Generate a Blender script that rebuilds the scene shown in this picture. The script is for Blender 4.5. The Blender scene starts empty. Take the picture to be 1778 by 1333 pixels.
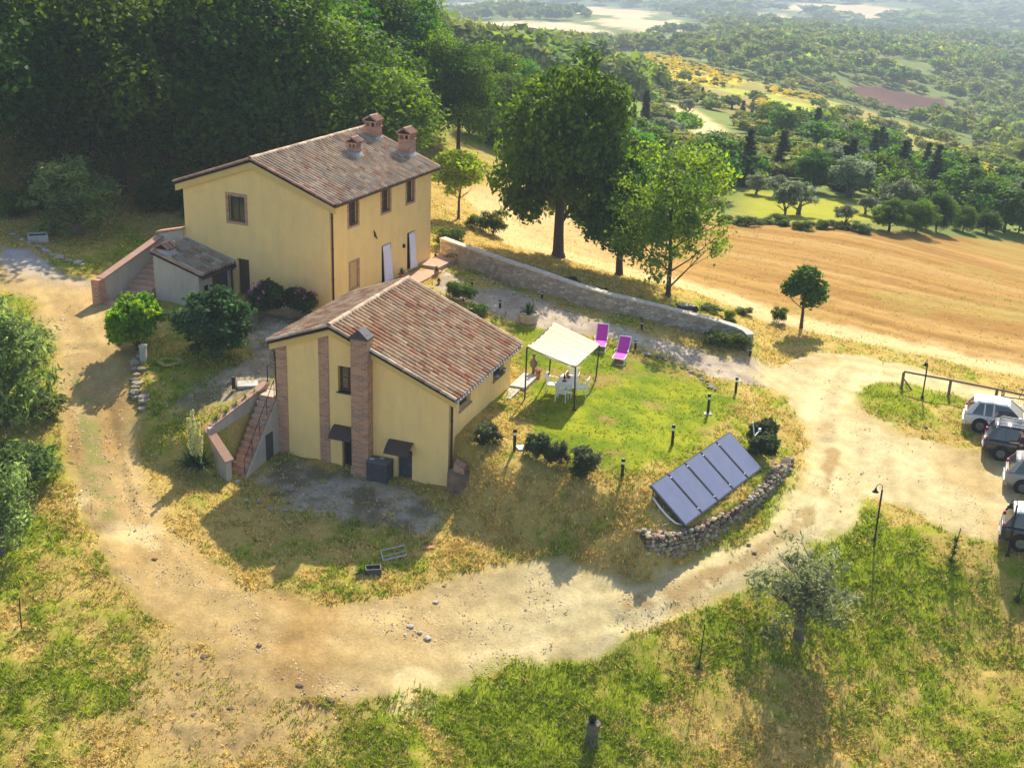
HAZE = 0.00038
import bpy, math, random
import numpy as np
from mathutils import Matrix, Vector
R_ = math.radians
rng = np.random.default_rng(7); random.seed(7)
S = bpy.context.scene
COL = S.collection
# ------------------------------------------------------------------ camera
F, PITCH, ROLL, CH = 2200.0, 0.36875, 0.03616, 20.5
cp, sp, cr, sr = math.cos(PITCH), math.sin(PITCH), math.cos(ROLL), math.sin(ROLL)
RC = np.array([[cr, -sr, 0], [sr, cr, 0], [0, 0, 1]]) @ np.array([[1, 0, 0], [0, -sp, -cp], [0, cp, -sp]])
CAM = np.array([0, 0, CH])
cd = bpy.data.cameras.new('camera'); cam = bpy.data.objects.new('camera', cd); COL.objects.link(cam)
cd.sensor_width = 36; cd.lens = 36 * F / 1778; cd.clip_start = 0.5; cd.clip_end = 20000
r0, r1, r2 = RC
cam.matrix_world = Matrix(((r0[0], -r1[0], -r2[0], 0), (r0[1], -r1[1], -r2[1], 0), (r0[2], -r1[2], -r2[2], CH), (0, 0, 0, 1)))
S.camera = cam
# ------------------------------------------------------------------ light
SUN_AZ, SUN_EL = R_(14), R_(39.5)
W = bpy.data.worlds.new('World'); S.world = W; W.use_nodes = True
wn = W.node_tree; bg = wn.nodes['Background']
sk = wn.nodes.new('ShaderNodeTexSky'); sk.sky_type = 'NISHITA'; sk.sun_disc = False
sk.sun_elevation = SUN_EL; sk.sun_rotation = SUN_AZ; sk.dust_density = 1.5
wn.links.new(sk.outputs[0], bg.inputs[0]); bg.inputs[1].default_value = 0.115
sl = bpy.data.lights.new('sun', 'SUN'); sl.energy = 4.5; sl.angle = R_(0.55); sl.color = (1, .90, .72)
so = bpy.data.objects.new('sun', sl); COL.objects.link(so)
sdv = Vector((math.sin(SUN_AZ) * math.cos(SUN_EL), math.cos(SUN_AZ) * math.cos(SUN_EL), math.sin(SUN_EL)))
so.rotation_euler = sdv.to_track_quat('Z', 'Y').to_euler()
S.view_settings.view_transform = 'Standard'; S.view_settings.look = 'None'
S.view_settings.exposure = 0.98; S.view_settings.gamma = 1; S.view_settings.use_curve_mapping = False
try:
    S.cycles.max_bounces = 6; S.cycles.transparent_max_bounces = 4; S.cycles.volume_bounces = 0
except Exception: pass

# ------------------------------------------------------------------ maths helpers
def ray(x, y):
    v = RC.T @ np.array([(x - 889) / F, (y - 666.5) / F, 1.0]); return v / np.linalg.norm(v)
def at(x, y, z):
    v = ray(x, y); return CAM + v * (z - CH) / v[2]
def atd(x, y, d):
    v = ray(x, y); return CAM + v * d / math.hypot(v[0], v[1])
def ss(a, b, x):
    t = np.clip((x - a) / (b - a), 0, 1); return t * t * (3 - 2 * t)
def _h(ix, iy, s):
    n = (ix * 374761393 + iy * 668265263 + s * 1442695041).astype(np.int64) & 0x7fffffff
    n = ((n ^ (n >> 13)) * 1274126177) & 0x7fffffff
    return ((n ^ (n >> 16)) & 0xffff) / 65535.0
def vn(x, y, sc, s=0):
    x = np.asarray(x, float) / sc; y = np.asarray(y, float) / sc
    ix = np.floor(x).astype(np.int64); iy = np.floor(y).astype(np.int64); fx = x - ix; fy = y - iy
    fx = fx * fx * (3 - 2 * fx); fy = fy * fy * (3 - 2 * fy)
    return (_h(ix, iy, s) * (1 - fx) + _h(ix + 1, iy, s) * fx) * (1 - fy) + (_h(ix, iy + 1, s) * (1 - fx) + _h(ix + 1, iy + 1, s) * fx) * fy
def fbm(x, y, sc, s=0, o=4):
    r = 0; a = .5; t = 0
    for k in range(o): r = r + a * vn(x, y, sc / 2.03 ** k, s + k * 17); t += a; a *= .55
    return r / t
def sdist(x, y, poly):     # signed distance, positive inside
    P = np.array(poly)[:, :2]; d = np.full(np.shape(x), 1e18); ins = np.zeros(np.shape(x), bool)
    for i in range(len(P)):
        a = P[i]; b = P[(i + 1) % len(P)]; e = b - a; l = max(e @ e, 1e-9)
        t = np.clip(((x - a[0]) * e[0] + (y - a[1]) * e[1]) / l, 0, 1)
        d = np.minimum(d, (x - a[0] - t * e[0]) ** 2 + (y - a[1] - t * e[1]) ** 2)
        if a[1] != b[1]:
            c = ((a[1] > y) != (b[1] > y)) & (x < (b[0] - a[0]) * (y - a[1]) / (b[1] - a[1]) + a[0]); ins ^= c
    return np.where(ins, 1, -1) * np.sqrt(d)
def pdist(x, y, line):
    P = np.array(line)[:, :2]; d = np.full(np.shape(x), 1e18)
    for i in range(len(P) - 1):
        a = P[i]; e = P[i + 1] - a; l = max(e @ e, 1e-9)
        t = np.clip(((x - a[0]) * e[0] + (y - a[1]) * e[1]) / l, 0, 1)
        d = np.minimum(d, (x - a[0] - t * e[0]) ** 2 + (y - a[1] - t * e[1]) ** 2)
    return np.sqrt(d)
# house frames: local +x out of the long lit wall, +y back along the house
Y1, Y2 = 0.41442, 0.34694
K1 = np.array([-9.34, 61.37, 0.0]); K2 = np.array([-2.578, 48.60, 0.0])
def l2w(K, Y, x, y, z=0):
    return np.array([K[0] + x * math.cos(Y) + y * math.sin(Y), K[1] - x * math.sin(Y) + y * math.cos(Y), z])
# ------------------------------------------------------------------ terrain
SH = [(0,440,1.3),(60,450,1.0),(120,520,.4),(160,620,-.4),(180,720,-1.3),(190,830,-2.3),(230,950,-3.1),(0,520,.6),(30,700,-.8),(0,900,-2.6),
 (40,1090,-3.8),(0,1300,-5),(300,1300,-5.2),(300,1100,-4.2),(700,1150,-4.6),(1000,1080,-4.4),(1000,1300,-6),(1300,1300,-6.6),(1700,1300,-7),
 (1700,1100,-5.8),(1385,1090,-5.2),(1218,1155,-5.2),(1518,940,-4),(1655,980,-4.4),(1748,965,-4.2),(1350,930,-3.7),(1450,830,-3.5),(1400,720,-3.1),
 (1390,640,-2.9),(1500,640,-3.1),(1600,760,-3.6),(1720,790,-3.8),(1700,840,-3.9),(1778,700,-3.8),(1560,700,-3.3),
 (1330,590,-2.8),(1389,568,-2.8),(1500,600,-3.2),(1700,640,-3.9),(1778,600,-4.3),(1200,500,-2.0),(1075,475,-1.5),(967,443,-1.0),(880,410,-.8),
 (1300,480,-3.1),(1500,500,-4.1),(1700,520,-5.2),(1300,420,-4.1),(800,370,0),(850,330,-.5),(200,340,.8),(100,400,1.0),(65,410,1),(300,330,.8)]
DS = [(1250,390,105),(1500,400,110),(1500,330,140),(1297,265,165),(1117,250,180),(1400,250,190),(1200,190,260),(1600,300,200),(1778,300,230),(1778,400,140),
 (1200,130,380),(1060,100,450),(1500,200,400),(1560,185,520),(1400,100,600),(1000,100,500),(950,60,850),(950,20,1200),(1700,250,380),(1700,100,850),
 (800,90,600),(1300,40,1400),(1778,10,2600),(740,0,2100),(1200,0,2200),(0,0,2200),(880,120,250),(1650,280,250)]
WS = [(-30,100,2.5),(-15,105,2),(-5,112,.5),(-45,110,5),(-50,85,3.5),(-20,140,2),(-60,150,8),(0,130,-2.5),(-40,200,2),(-10,180,-5),(-100,250,4),(-25,30,-4),(25,28,-7.5),
 (0,20,-7),(-12,20,-6),(50,60,-7),(95,110,-15),(-60,60,3),(-1500,4000,-150),(0,5000,-150),(2000,4000,-150),(-3000,8000,-160),(3500,8000,-160),(0,9000,-165),(150,130,-22),(700,500,-90),(-250,500,-30),(-500,1000,-90)]
UP = [(750,430,.45),(690,490,.4),(432,519,.4),(500,560,.1),(350,640,-.3),(440,660,-.35),(260,610,-.1),(250,700,-.9),(300,560,.2),(820,510,.1),(870,530,-.2),
 (917,548,-.4),(1000,545,-.5),(1110,590,-1.1),(1250,650,-2.0),(1330,640,-2.7),(893,668,-1.1),(784,775,-1.15),(911,693,-1.2),(1034,659,-1.2),(1100,700,-1.4),
 (1228,722,-1.9),(1276,683,-2.0),(1167,780,-1.8),(1080,828,-1.5),(1012,800,-1.3),(895,780,-1.2),(850,790,-1.3),(820,470,.3),(960,510,-.1),(1100,540,-.6),
 (1250,580,-1.5),(1300,610,-1.9),(1130,850,-1.6),(1300,770,-2.3),(1280,730,-2.0),(1370,700,-2.9),(1370,780,-3.1),(1120,945,-2.8),(1200,925,-2.9),(1290,870,-2.8),(1370,800,-3.0)]
LO = [(500,830,-3.15),(620,850,-3.2),(720,860,-3.2),(800,880,-3.2),(480,960,-3.4),(650,960,-3.5),(900,960,-3.6),(1000,960,-3.6),(1110,985,-3.7),
 (1200,950,-3.6),(1300,890,-3.5),(1380,820,-3.3),(412,840,-3.1),(350,850,-2.9),(300,900,-3.0),(300,800,-2.4),(1300,770,-3.2)]
sh = [at(*p) for p in SH] + [atd(*p) for p in DS] + [np.array(p, float) for p in WS]
class TPS:
    def __init__(s, pts):
        P = np.array(pts); s.uv = s.tr(P[:, 0], P[:, 1]); n = len(P)
        A = np.zeros((n + 3, n + 3)); A[:n, :n] = s.phi(s.uv, s.uv) + np.eye(n) * 2e-4
        A[:n, n] = 1; A[:n, n + 1:] = s.uv; A[n, :n] = 1; A[n + 1:, :n] = s.uv.T
        s.w = np.linalg.solve(A, np.r_[P[:, 2], 0, 0, 0]); s.n = n
    def tr(s, x, y):
        d = np.maximum(np.hypot(x, y), 18); return np.c_[np.clip(np.arctan2(x, np.maximum(y, 1e-3)), -.62, .62) * 2.2, np.log(d)]
    def phi(s, a, b):
        d2 = ((a[:, None, :] - b[None]) ** 2).sum(-1); return d2 * np.log(d2 + 1e-12)
    def __call__(s, x, y):
        sp_ = np.shape(x); x = np.ravel(x); y = np.ravel(y); o = np.empty(len(x))
        for i in range(0, len(x), 20000):
            uv = s.tr(x[i:i + 20000], y[i:i + 20000]); o[i:i + 20000] = s.phi(uv, s.uv) @ s.w[:s.n] + s.w[s.n] + uv @ s.w[s.n + 1:]
        return o.reshape(sp_)
TU = TPS(sh + [at(*p) for p in UP]); TL = TPS(sh + [at(*p) for p in LO])
h2 = lambda x, y: l2w(K2, Y2, x, y)
LOWER = [at(255,735,-1.3), at(300,748,-1.2), h2(-9.85,-2.95), h2(-9.0,.9), h2(-8.0,1.4), h2(-4,1.5), h2(-.35,1.5), h2(-.3,.75), h2(1.2,.6), at(850,800,-1.3), at(1000,832,-1.5),
 at(1115,858,-1.7), at(1112,930,-2.8), at(1130,945,-2.8), at(1195,922,-2.9), at(1290,866,-2.8), at(1362,797,-3.0), at(1392,740,-3.0), at(1378,690,-2.9), at(1500,640,-3.1), np.array([40,45,0]),
 at(1778,1333,-7), np.array([25,15,0]), np.array([-25,15,0]), at(0,1333,-5), at(0,800,-2), at(150,700,-1)]
bankc = at(955,850,-1.5)
def hgt(x, y, micro=True):
    x = np.asarray(x, float); y = np.asarray(y, float)
    zu = TU(x, y); zl = TL(x, y); s = sdist(x, y, LOWER)
    w = .35 + 3.0 * np.exp(-(((x - bankc[0]) / 4.2) ** 2 + ((y - bankc[1]) / 3.5) ** 2) ** 2) + 2.0 * np.exp(-(((x - LOWER[0][0]) ** 2 + (y - LOWER[0][1]) ** 2) / 9))
    z = zu + (zl - zu) * ss(0, 1, s / w)
    if micro:
        d = np.hypot(x, y)
        z = z + (fbm(x, y, 260, 5, 4) - .5) * 26 * ss(350, 1200, d) + (fbm(x, y, 40, 6, 3) - .5) * 3 * ss(150, 400, d)
    return z
def G(px, py):
    v = ray(px, py); t = 22 * 1.006 ** np.arange(1000); P = CAM + v * t[:, None]
    e = P[:, 2] - hgt(P[:, 0], P[:, 1]); k = int(np.argmax(e < 0)) if (e < 0).any() else 999
    a = t[max(k - 1, 0)]; b = t[k]; tt = np.linspace(a, b, 30); P = CAM + v * tt[:, None]; e = P[:, 2] - hgt(P[:, 0], P[:, 1])
    k = int(np.argmax(e < 0)) if (e < 0).any() else 29
    return P[k]
def hz(x, y): return float(hgt(np.array([x]), np.array([y]))[0])
def PG(*pts): return [G(*p) for p in pts]
def pxm(p): # pixels per metre at a point
    return F / (RC @ (np.array(p) - CAM))[2]
# ------------------------------------------------------------------ materials
MATS = {}
def mat(name, col=(.5, .5, .5), rough=.8, noise=.12, nscale=6, bump=0, metal=0, spec=.3, trans=0, obj=True):
    if name in MATS: return MATS[name]
    m = bpy.data.materials.new(name); m.use_nodes = True; nt = m.node_tree; b = nt.nodes['Principled BSDF']; L = nt.links.new
    b.inputs['Roughness'].default_value = rough; b.inputs['Metallic'].default_value = metal; b.inputs['Specular IOR Level'].default_value = spec
    b.inputs['Base Color'].default_value = (*col, 1)
    if noise:
        tc = nt.nodes.new('ShaderNodeTexCoord'); n = nt.nodes.new('ShaderNodeTexNoise'); n.inputs['Scale'].default_value = nscale; n.inputs['Detail'].default_value = 6
        n.inputs['Roughness'].default_value = .65
        mx = nt.nodes.new('ShaderNodeMix'); mx.data_type = 'RGBA'
        mr = nt.nodes.new('ShaderNodeMapRange'); mr.inputs[1].default_value = .3; mr.inputs[2].default_value = .7
        mx.inputs[6].default_value = (*[c * (1 - noise) for c in col], 1); mx.inputs[7].default_value = (*[min(1, c * (1 + noise)) for c in col], 1)
        L(tc.outputs['Object'], n.inputs['Vector']); L(n.outputs[0], mr.inputs[0]); L(mr.outputs[0], mx.inputs[0]); L(mx.outputs[2], b.inputs['Base Color'])
        if bump:
            bp = nt.nodes.new('ShaderNodeBump'); bp.inputs['Strength'].default_value = bump; bp.inputs['Distance'].default_value = .02
            n2 = nt.nodes.new('ShaderNodeTexNoise'); n2.inputs['Scale'].default_value = nscale * 4; n2.inputs['Detail'].default_value = 4
            L(tc.outputs['Object'], n2.inputs['Vector']); L(n2.outputs[0], bp.inputs['Height']); L(bp.outputs[0], b.inputs['Normal'])
    MATS[name] = m; return m
def plaster(name, c1, c2, stain):
    m = mat(name, c1, .9, .05, 1.2, .25); nt = m.node_tree; L = nt.links.new; b = nt.nodes['Principled BSDF']
    src = b.inputs['Base Color'].links[0].from_socket; tc = nt.nodes.new('ShaderNodeTexCoord')
    mp = nt.nodes.new('ShaderNodeMapping'); mp.inputs['Scale'].default_value = (1.4, 1.4, .35)
    n = nt.nodes.new('ShaderNodeTexNoise'); n.inputs['Scale'].default_value = 1.3; n.inputs['Detail'].default_value = 7; n.inputs['Roughness'].default_value = .7
    mr = nt.nodes.new('ShaderNodeMapRange'); mr.inputs[1].default_value = .45; mr.inputs[2].default_value = .75; mr.inputs[4].default_value = stain
    mx = nt.nodes.new('ShaderNodeMix'); mx.data_type = 'RGBA'; mx.inputs[7].default_value = (*c2, 1)
    L(tc.outputs['Object'], mp.inputs[0]); L(mp.outputs[0], n.inputs[0]); L(n.outputs[0], mr.inputs[0]); L(mr.outputs[0], mx.inputs[0]); L(src, mx.inputs[6]); L(mx.outputs[2], b.inputs['Base Color'])
    return m
def brick(name, c1, c2, mortar, bw=.32, bh=.11, ms=.014):
    m = bpy.data.materials.new(name); m.use_nodes = True; nt = m.node_tree; L = nt.links.new; b = nt.nodes['Principled BSDF']; b.inputs['Roughness'].default_value = .9
    b.inputs['Specular IOR Level'].default_value = .2
    tc = nt.nodes.new('ShaderNodeTexCoord'); sx = nt.nodes.new('ShaderNodeSeparateXYZ'); ad = nt.nodes.new('ShaderNodeMath'); ad.operation = 'ADD'
    cb = nt.nodes.new('ShaderNodeCombineXYZ'); br = nt.nodes.new('ShaderNodeTexBrick')
    L(tc.outputs['Object'], sx.inputs[0]); L(sx.outputs[0], ad.inputs[0]); L(sx.outputs[1], ad.inputs[1]); L(ad.outputs[0], cb.inputs[0]); L(sx.outputs[2], cb.inputs[1]); L(cb.outputs[0], br.inputs['Vector'])
    br.inputs['Scale'].default_value = 1; br.inputs['Brick Width'].default_value = bw; br.inputs['Row Height'].default_value = bh; br.inputs['Mortar Size'].default_value = ms
    br.inputs['Color1'].default_value = (*c1, 1); br.inputs['Color2'].default_value = (*c2, 1); br.inputs['Mortar'].default_value = (*mortar, 1)
    n = nt.nodes.new('ShaderNodeTexNoise'); n.inputs['Scale'].default_value = 3; n.inputs['Detail'].default_value = 5
    mx = nt.nodes.new('ShaderNodeMix'); mx.data_type = 'RGBA'; mx.blend_type = 'MULTIPLY'; mx.inputs[0].default_value = .6
    L(tc.outputs['Object'], n.inputs[0]); L(br.outputs[0], mx.inputs[6]); L(n.outputs[0], mx.inputs[7])
    hs = nt.nodes.new('ShaderNodeMix'); hs.data_type = 'RGBA'; hs.inputs[0].default_value = .25; L(br.outputs[0], hs.inputs[6]); L(mx.outputs[2], hs.inputs[7])
    gm = nt.nodes.new('ShaderNodeBrightContrast'); gm.inputs[1].default_value = .05; L(hs.outputs[2], gm.inputs[0]); L(gm.outputs[0], b.inputs['Base Color'])
    bp = nt.nodes.new('ShaderNodeBump'); bp.inputs['Distance'].default_value = .01; bp.invert = True; L(br.outputs['Fac'], bp.inputs['Height']); L(bp.outputs[0], b.inputs['Normal'])
    MATS[name] = m; return m
def attrmat(name, attr='col', rough=.85, transl=0, spec=.2, fine=None, bump=0, objvar=0, jit=0.0):
    m = bpy.data.materials.new(name); m.use_nodes = True; nt = m.node_tree; L = nt.links.new; b = nt.nodes['Principled BSDF']
    b.inputs['Roughness'].default_value = rough; b.inputs['Specular IOR Level'].default_value = spec
    at_ = nt.nodes.new('ShaderNodeAttribute'); at_.attribute_name = attr; src = at_.outputs['Color']
    if objvar:
        oi = nt.nodes.new('ShaderNodeObjectInfo'); hsv = nt.nodes.new('ShaderNodeHueSaturation')
        m1 = nt.nodes.new('ShaderNodeMapRange'); m1.inputs[3].default_value = .5 - .03 * objvar; m1.inputs[4].default_value = .5 + .03 * objvar
        m2 = nt.nodes.new('ShaderNodeMath'); m2.operation = 'MULTIPLY'; m2.inputs[1].default_value = 7.31
        m3 = nt.nodes.new('ShaderNodeMath'); m3.operation = 'FRACT'
        m4 = nt.nodes.new('ShaderNodeMapRange'); m4.inputs[3].default_value = 1 - .3 * objvar; m4.inputs[4].default_value = 1 + .3 * objvar
        L(oi.outputs['Random'], m1.inputs[0]); L(oi.outputs['Random'], m2.inputs[0]); L(m2.outputs[0], m3.inputs[0]); L(m3.outputs[0], m4.inputs[0])
        L(m1.outputs[0], hsv.inputs['Hue']); L(m4.outputs[0], hsv.inputs['Value']); L(src, hsv.inputs['Color']); src = hsv.outputs[0]
    if fine:
        tc = nt.nodes.new('ShaderNodeTexCoord'); prev = None
        for sc, amt in fine:
            n = nt.nodes.new('ShaderNodeTexNoise'); n.inputs['Scale'].default_value = sc; n.inputs['Detail'].default_value = 8; n.inputs['Roughness'].default_value = .75
            mr = nt.nodes.new('ShaderNodeMapRange'); mr.inputs[1].default_value = .3; mr.inputs[2].default_value = .7; mr.inputs[3].default_value = 1 - amt; mr.inputs[4].default_value = 1 + amt
            vm = nt.nodes.new('ShaderNodeVectorMath'); vm.operation = 'SCALE'
            L(tc.outputs['Object'], n.inputs[0]); L(n.outputs[0], mr.inputs[0]); L(src, vm.inputs[0]); L(mr.outputs[0], vm.inputs['Scale']); src = vm.outputs[0]; prev = n
        if bump:
            bp = nt.nodes.new('ShaderNodeBump'); bp.inputs['Strength'].default_value = bump; bp.inputs['Distance'].default_value = .06; L(prev.outputs[0], bp.inputs['Height']); L(bp.outputs[0], b.inputs['Normal'])
    L(src, b.inputs['Base Color'])
    if transl:
        tr = nt.nodes.new('ShaderNodeBsdfTranslucent'); ms = nt.nodes.new('ShaderNodeMixShader'); ms.inputs[0].default_value = transl
        hs2 = nt.nodes.new('ShaderNodeHueSaturation'); hs2.inputs['Hue'].default_value = .495; hs2.inputs['Saturation'].default_value = 1.15; hs2.inputs['Value'].default_value = 1.5
        L(src, hs2.inputs['Color']); L(hs2.outputs[0], tr.inputs[0]); L(b.outputs[0], ms.inputs[1]); L(tr.outputs[0], ms.inputs[2]); L(ms.outputs[0], nt.nodes['Material Output'].inputs[0])
    MATS[name] = m; return m
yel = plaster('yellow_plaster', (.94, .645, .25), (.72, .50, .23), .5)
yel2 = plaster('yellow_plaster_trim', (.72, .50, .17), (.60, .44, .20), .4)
gryp = plaster('grey_plaster', (.50, .44, .36), (.34, .31, .27), .9)
brk = brick('red_brick', (.62, .25, .10), (.30, .14, .08), (.44, .34, .24))
brk2 = brick('pale_brick', (.62, .27, .12), (.34, .14, .07), (.46, .36, .27), ms=.014)
wood = mat('dark_wood', (.10, .055, .035), .6, .3, 8); wood2 = mat('weathered_wood', (.17, .13, .10), .85, .3, 10)
iron = mat('black_iron', (.02, .02, .022), .5, .2); dkmet = mat('brown_metal', (.07, .045, .035), .45, .15)
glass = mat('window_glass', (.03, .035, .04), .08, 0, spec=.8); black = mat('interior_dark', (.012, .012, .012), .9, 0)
white = mat('white_plastic', (.78, .78, .78), .45, .03); cloth = mat('white_cloth', (.80, .80, .84), .9, .04, 20)
slate = mat('dark_grey_paint', (.06, .065, .075), .6, .25, 4); terra = mat('terracotta', (.42, .19, .10), .85, .2, 5)
pav = brick('terracotta_paving', (.46, .25, .15), (.52, .32, .20), (.36, .28, .20), .3, .15, .01)
cap = brick('brick_coping', (.50, .22, .13), (.42, .22, .14), (.40, .33, .27), .13, .6, .012)
conc = mat('concrete', (.42, .41, .38), .9, .2, 3, .3); lead = mat('lead_flashing', (.40, .42, .45), .5, .15)
rubber = mat('rubber', (.015, .015, .016), .8, .1); chrome = mat('chrome', (.6, .6, .62), .2, 0, metal=1)
bark = mat('bark', (.075, .058, .042), .95, .35, 3, .8); barkg = mat('grey_bark', (.13, .12, .10), .95, .3, 4, .8)
stone_m = attrmat('field_stone', rough=.9, fine=[(5, .25)], bump=.5)
tile_m = attrmat('clay_tile', rough=.85, fine=[(7, .22)])
leaf_m = attrmat('leaves', transl=.5, rough=.6, spec=.08, objvar=.75); leafn = attrmat('leaves_plain', transl=.35, rough=.7, spec=.06)
far_m = attrmat('far_leaves', transl=.25, rough=.8, spec=.1, objvar=.8)
ground_m = attrmat('ground', rough=1, spec=.05, fine=[(.9, .10), (9, .22)], bump=.5)
grass_m = attrmat('grass_blades', rough=.8, transl=.3, spec=.1)
# ------------------------------------------------------------------ mesh helpers
def tag(o, label=None, cat=None, group=None, kind=None):
    if label: o['label'] = label
    if cat: o['category'] = cat
    if group: o['group'] = group
    if kind: o['kind'] = kind
    return o
def thing(name, label, cat, loc=(0, 0, 0), rz=0, group=None, scale=1):
    o = bpy.data.objects.new(name, None); COL.objects.link(o); o.empty_display_size = .2
    o.location = [float(v) for v in loc]; o.rotation_euler = (0, 0, rz); o.scale = (scale,) * 3
    return tag(o, label, cat, group)
def link(name, me, parent=None):
    o = bpy.data.objects.new(name, me); COL.objects.link(o); o.parent = parent; return o
def copy_tree(o, parent=None, depth=0):
    c = o.copy(); COL.objects.link(c); c.parent = parent
    for ch in list(KIDS.get(o.name, [])):
        copy_tree(ch, c, depth + 1)
        KIDS.setdefault(c.name, [])
    return c
KIDS = {}
def reg(t, *kids): KIDS.setdefault(t.name, []).extend(kids)
class MB:
    def __init__(s): s.v = []; s.f = []; s.c = []
    def poly(s, pts, col=None):
        b = len(s.v); s.v += [tuple(map(float, p)) for p in pts]; s.f.append(tuple(range(b, b + len(pts)))); s.c.append(col); return s
    def hexa(s, p, col=None):     # 8 points: bottom 4 ccw, top 4 ccw
        b = len(s.v); s.v += [tuple(map(float, q)) for q in p]
        for q in ((3, 2, 1, 0), (4, 5, 6, 7), (0, 1, 5, 4), (1, 2, 6, 5), (2, 3, 7, 6), (3, 0, 4, 7)): s.f.append(tuple(b + i for i in q)); s.c.append(col)
        return s
    def box(s, x0, x1, y0, y1, z0, z1, col=None):
        return s.hexa([(x0, y0, z0), (x1, y0, z0), (x1, y1, z0), (x0, y1, z0), (x0, y0, z1), (x1, y0, z1), (x1, y1, z1), (x0, y1, z1)], col)
    def prism(s, pts, vec, col=None):   # planar polygon extruded by vec
        b = len(s.v); n = len(pts); vec = np.array(vec, float)
        s.v += [tuple(map(float, p)) for p in pts] + [tuple(map(float, np.array(p, float) + vec)) for p in pts]
        s.f.append(tuple(range(b + n - 1, b - 1, -1))); s.c.append(col); s.f.append(tuple(range(b + n, b + 2 * n))); s.c.append(col)
        for i in range(n): j = (i + 1) % n; s.f.append((b + i, b + j, b + n + j, b + n + i)); s.c.append(col)
        return s
    def tube(s, pts, r, n=8, col=None, capped=True):
        pts = [np.array(p, float) for p in pts]; rs = r if hasattr(r, '__len__') else [r] * len(pts); b = len(s.v); up = np.array([0, 0, 1.0]); prev = None
        for i, p in enumerate(pts):
            t = pts[min(i + 1, len(pts) - 1)] - pts[max(i - 1, 0)]; t = t / (np.linalg.norm(t) + 1e-9)
            a = prev - t * (prev @ t) if prev is not None else np.cross(t, up if abs(t[2]) < .9 else np.array([1.0, 0, 0]))
            a /= np.linalg.norm(a) + 1e-9; prev = a; c = np.cross(t, a)
            for k in range(n): q = 2 * math.pi * k / n; s.v.append(tuple(p + rs[i] * (a * math.cos(q) + c * math.sin(q))))
        for i in range(len(pts) - 1):
            for k in range(n): k2 = (k + 1) % n; s.f.append((b + i * n + k, b + i * n + k2, b + (i + 1) * n + k2, b + (i + 1) * n + k)); s.c.append(col)
        if capped:
            s.f.append(tuple(b + k for k in range(n - 1, -1, -1))); s.c.append(col); e = b + (len(pts) - 1) * n; s.f.append(tuple(e + k for k in range(n))); s.c.append(col)
        return s
    def lathe(s, prof, n=16, c=(0, 0, 0), col=None):
        b = len(s.v)
        for r, z in prof:
            for k in range(n): q = 2 * math.pi * k / n; s.v.append((c[0] + r * math.cos(q), c[1] + r * math.sin(q), c[2] + z))
        for i in range(len(prof) - 1):
            for k in range(n): k2 = (k + 1) % n; s.f.append((b + i * n + k, b + i * n + k2, b + (i + 1) * n + k2, b + (i + 1) * n + k)); s.c.append(col)
        return s
    def blob(s, c, r, seed=0, col=None, jag=.25):   # faceted stone
        rg = random.Random(seed); b = len(s.v); R2 = []
        for la in (-1, -.45, .45, 1):
            ring = []
            for k in range(1 if abs(la) == 1 else 6):
                a = k * math.pi / 3 + (.5 if la > 0 else 0) + rg.uniform(-.25, .25); q = math.sqrt(max(0, 1 - la * la)) * (1 + rg.uniform(-jag, jag)); zz = la * (1 + rg.uniform(-jag, jag) * .6)
                if abs(la) == 1: q = 0
                s.v.append((c[0] + r[0] * q * math.cos(a), c[1] + r[1] * q * math.sin(a), c[2] + r[2] * zz * .8)); ring.append(len(s.v) - 1)
            R2.append(ring)
        A, B, C_, D = R2
        for k in range(6):
            k2 = (k + 1) % 6
            for f in ((A[0], B[k2], B[k]), (B[k], B[k2], C_[k2], C_[k]), (C_[k], C_[k2], D[0])): s.f.append(f); s.c.append(col)
        return s
    def build(s, name, m, parent=None, smooth=False):
        me = bpy.data.meshes.new(name); me.from_pydata(s.v, [], s.f)
        if any(c is not None for c in s.c):
            ca = me.attributes.new('col', 'FLOAT_COLOR', 'FACE'); ca.data.foreach_set('color', np.array([(*(c if c is not None else (.3, .3, .3)), 1) for c in s.c], np.float32).ravel())
        if smooth: me.polygons.foreach_set('use_smooth', np.ones(len(s.f), bool))
        me.materials.append(m); me.update(); o = link(name, me, parent)
        if parent is not None: reg(parent, o)
        return o
def npmesh(name, V, Fc, cols, m, smooth=False):     # V (n,3), Fc (m,k), per-vertex colours
    me = bpy.data.meshes.new(name); k = Fc.shape[1]; me.vertices.add(len(V)); me.vertices.foreach_set('co', V.astype(np.float32).ravel())
    me.loops.add(Fc.size); me.loops.foreach_set('vertex_index', Fc.astype(np.int32).ravel())
    me.polygons.add(len(Fc)); me.polygons.foreach_set('loop_start', np.arange(0, Fc.size, k, dtype=np.int32))
    if smooth: me.polygons.foreach_set('use_smooth', np.ones(len(Fc), bool))
    me.update(calc_edges=True)
    if cols is not None:
        ca = me.attributes.new('col', 'FLOAT_COLOR', 'POINT'); ca.data.foreach_set('color', np.c_[cols, np.ones(len(V))].astype(np.float32).ravel())
    me.materials.append(m); return me
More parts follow.
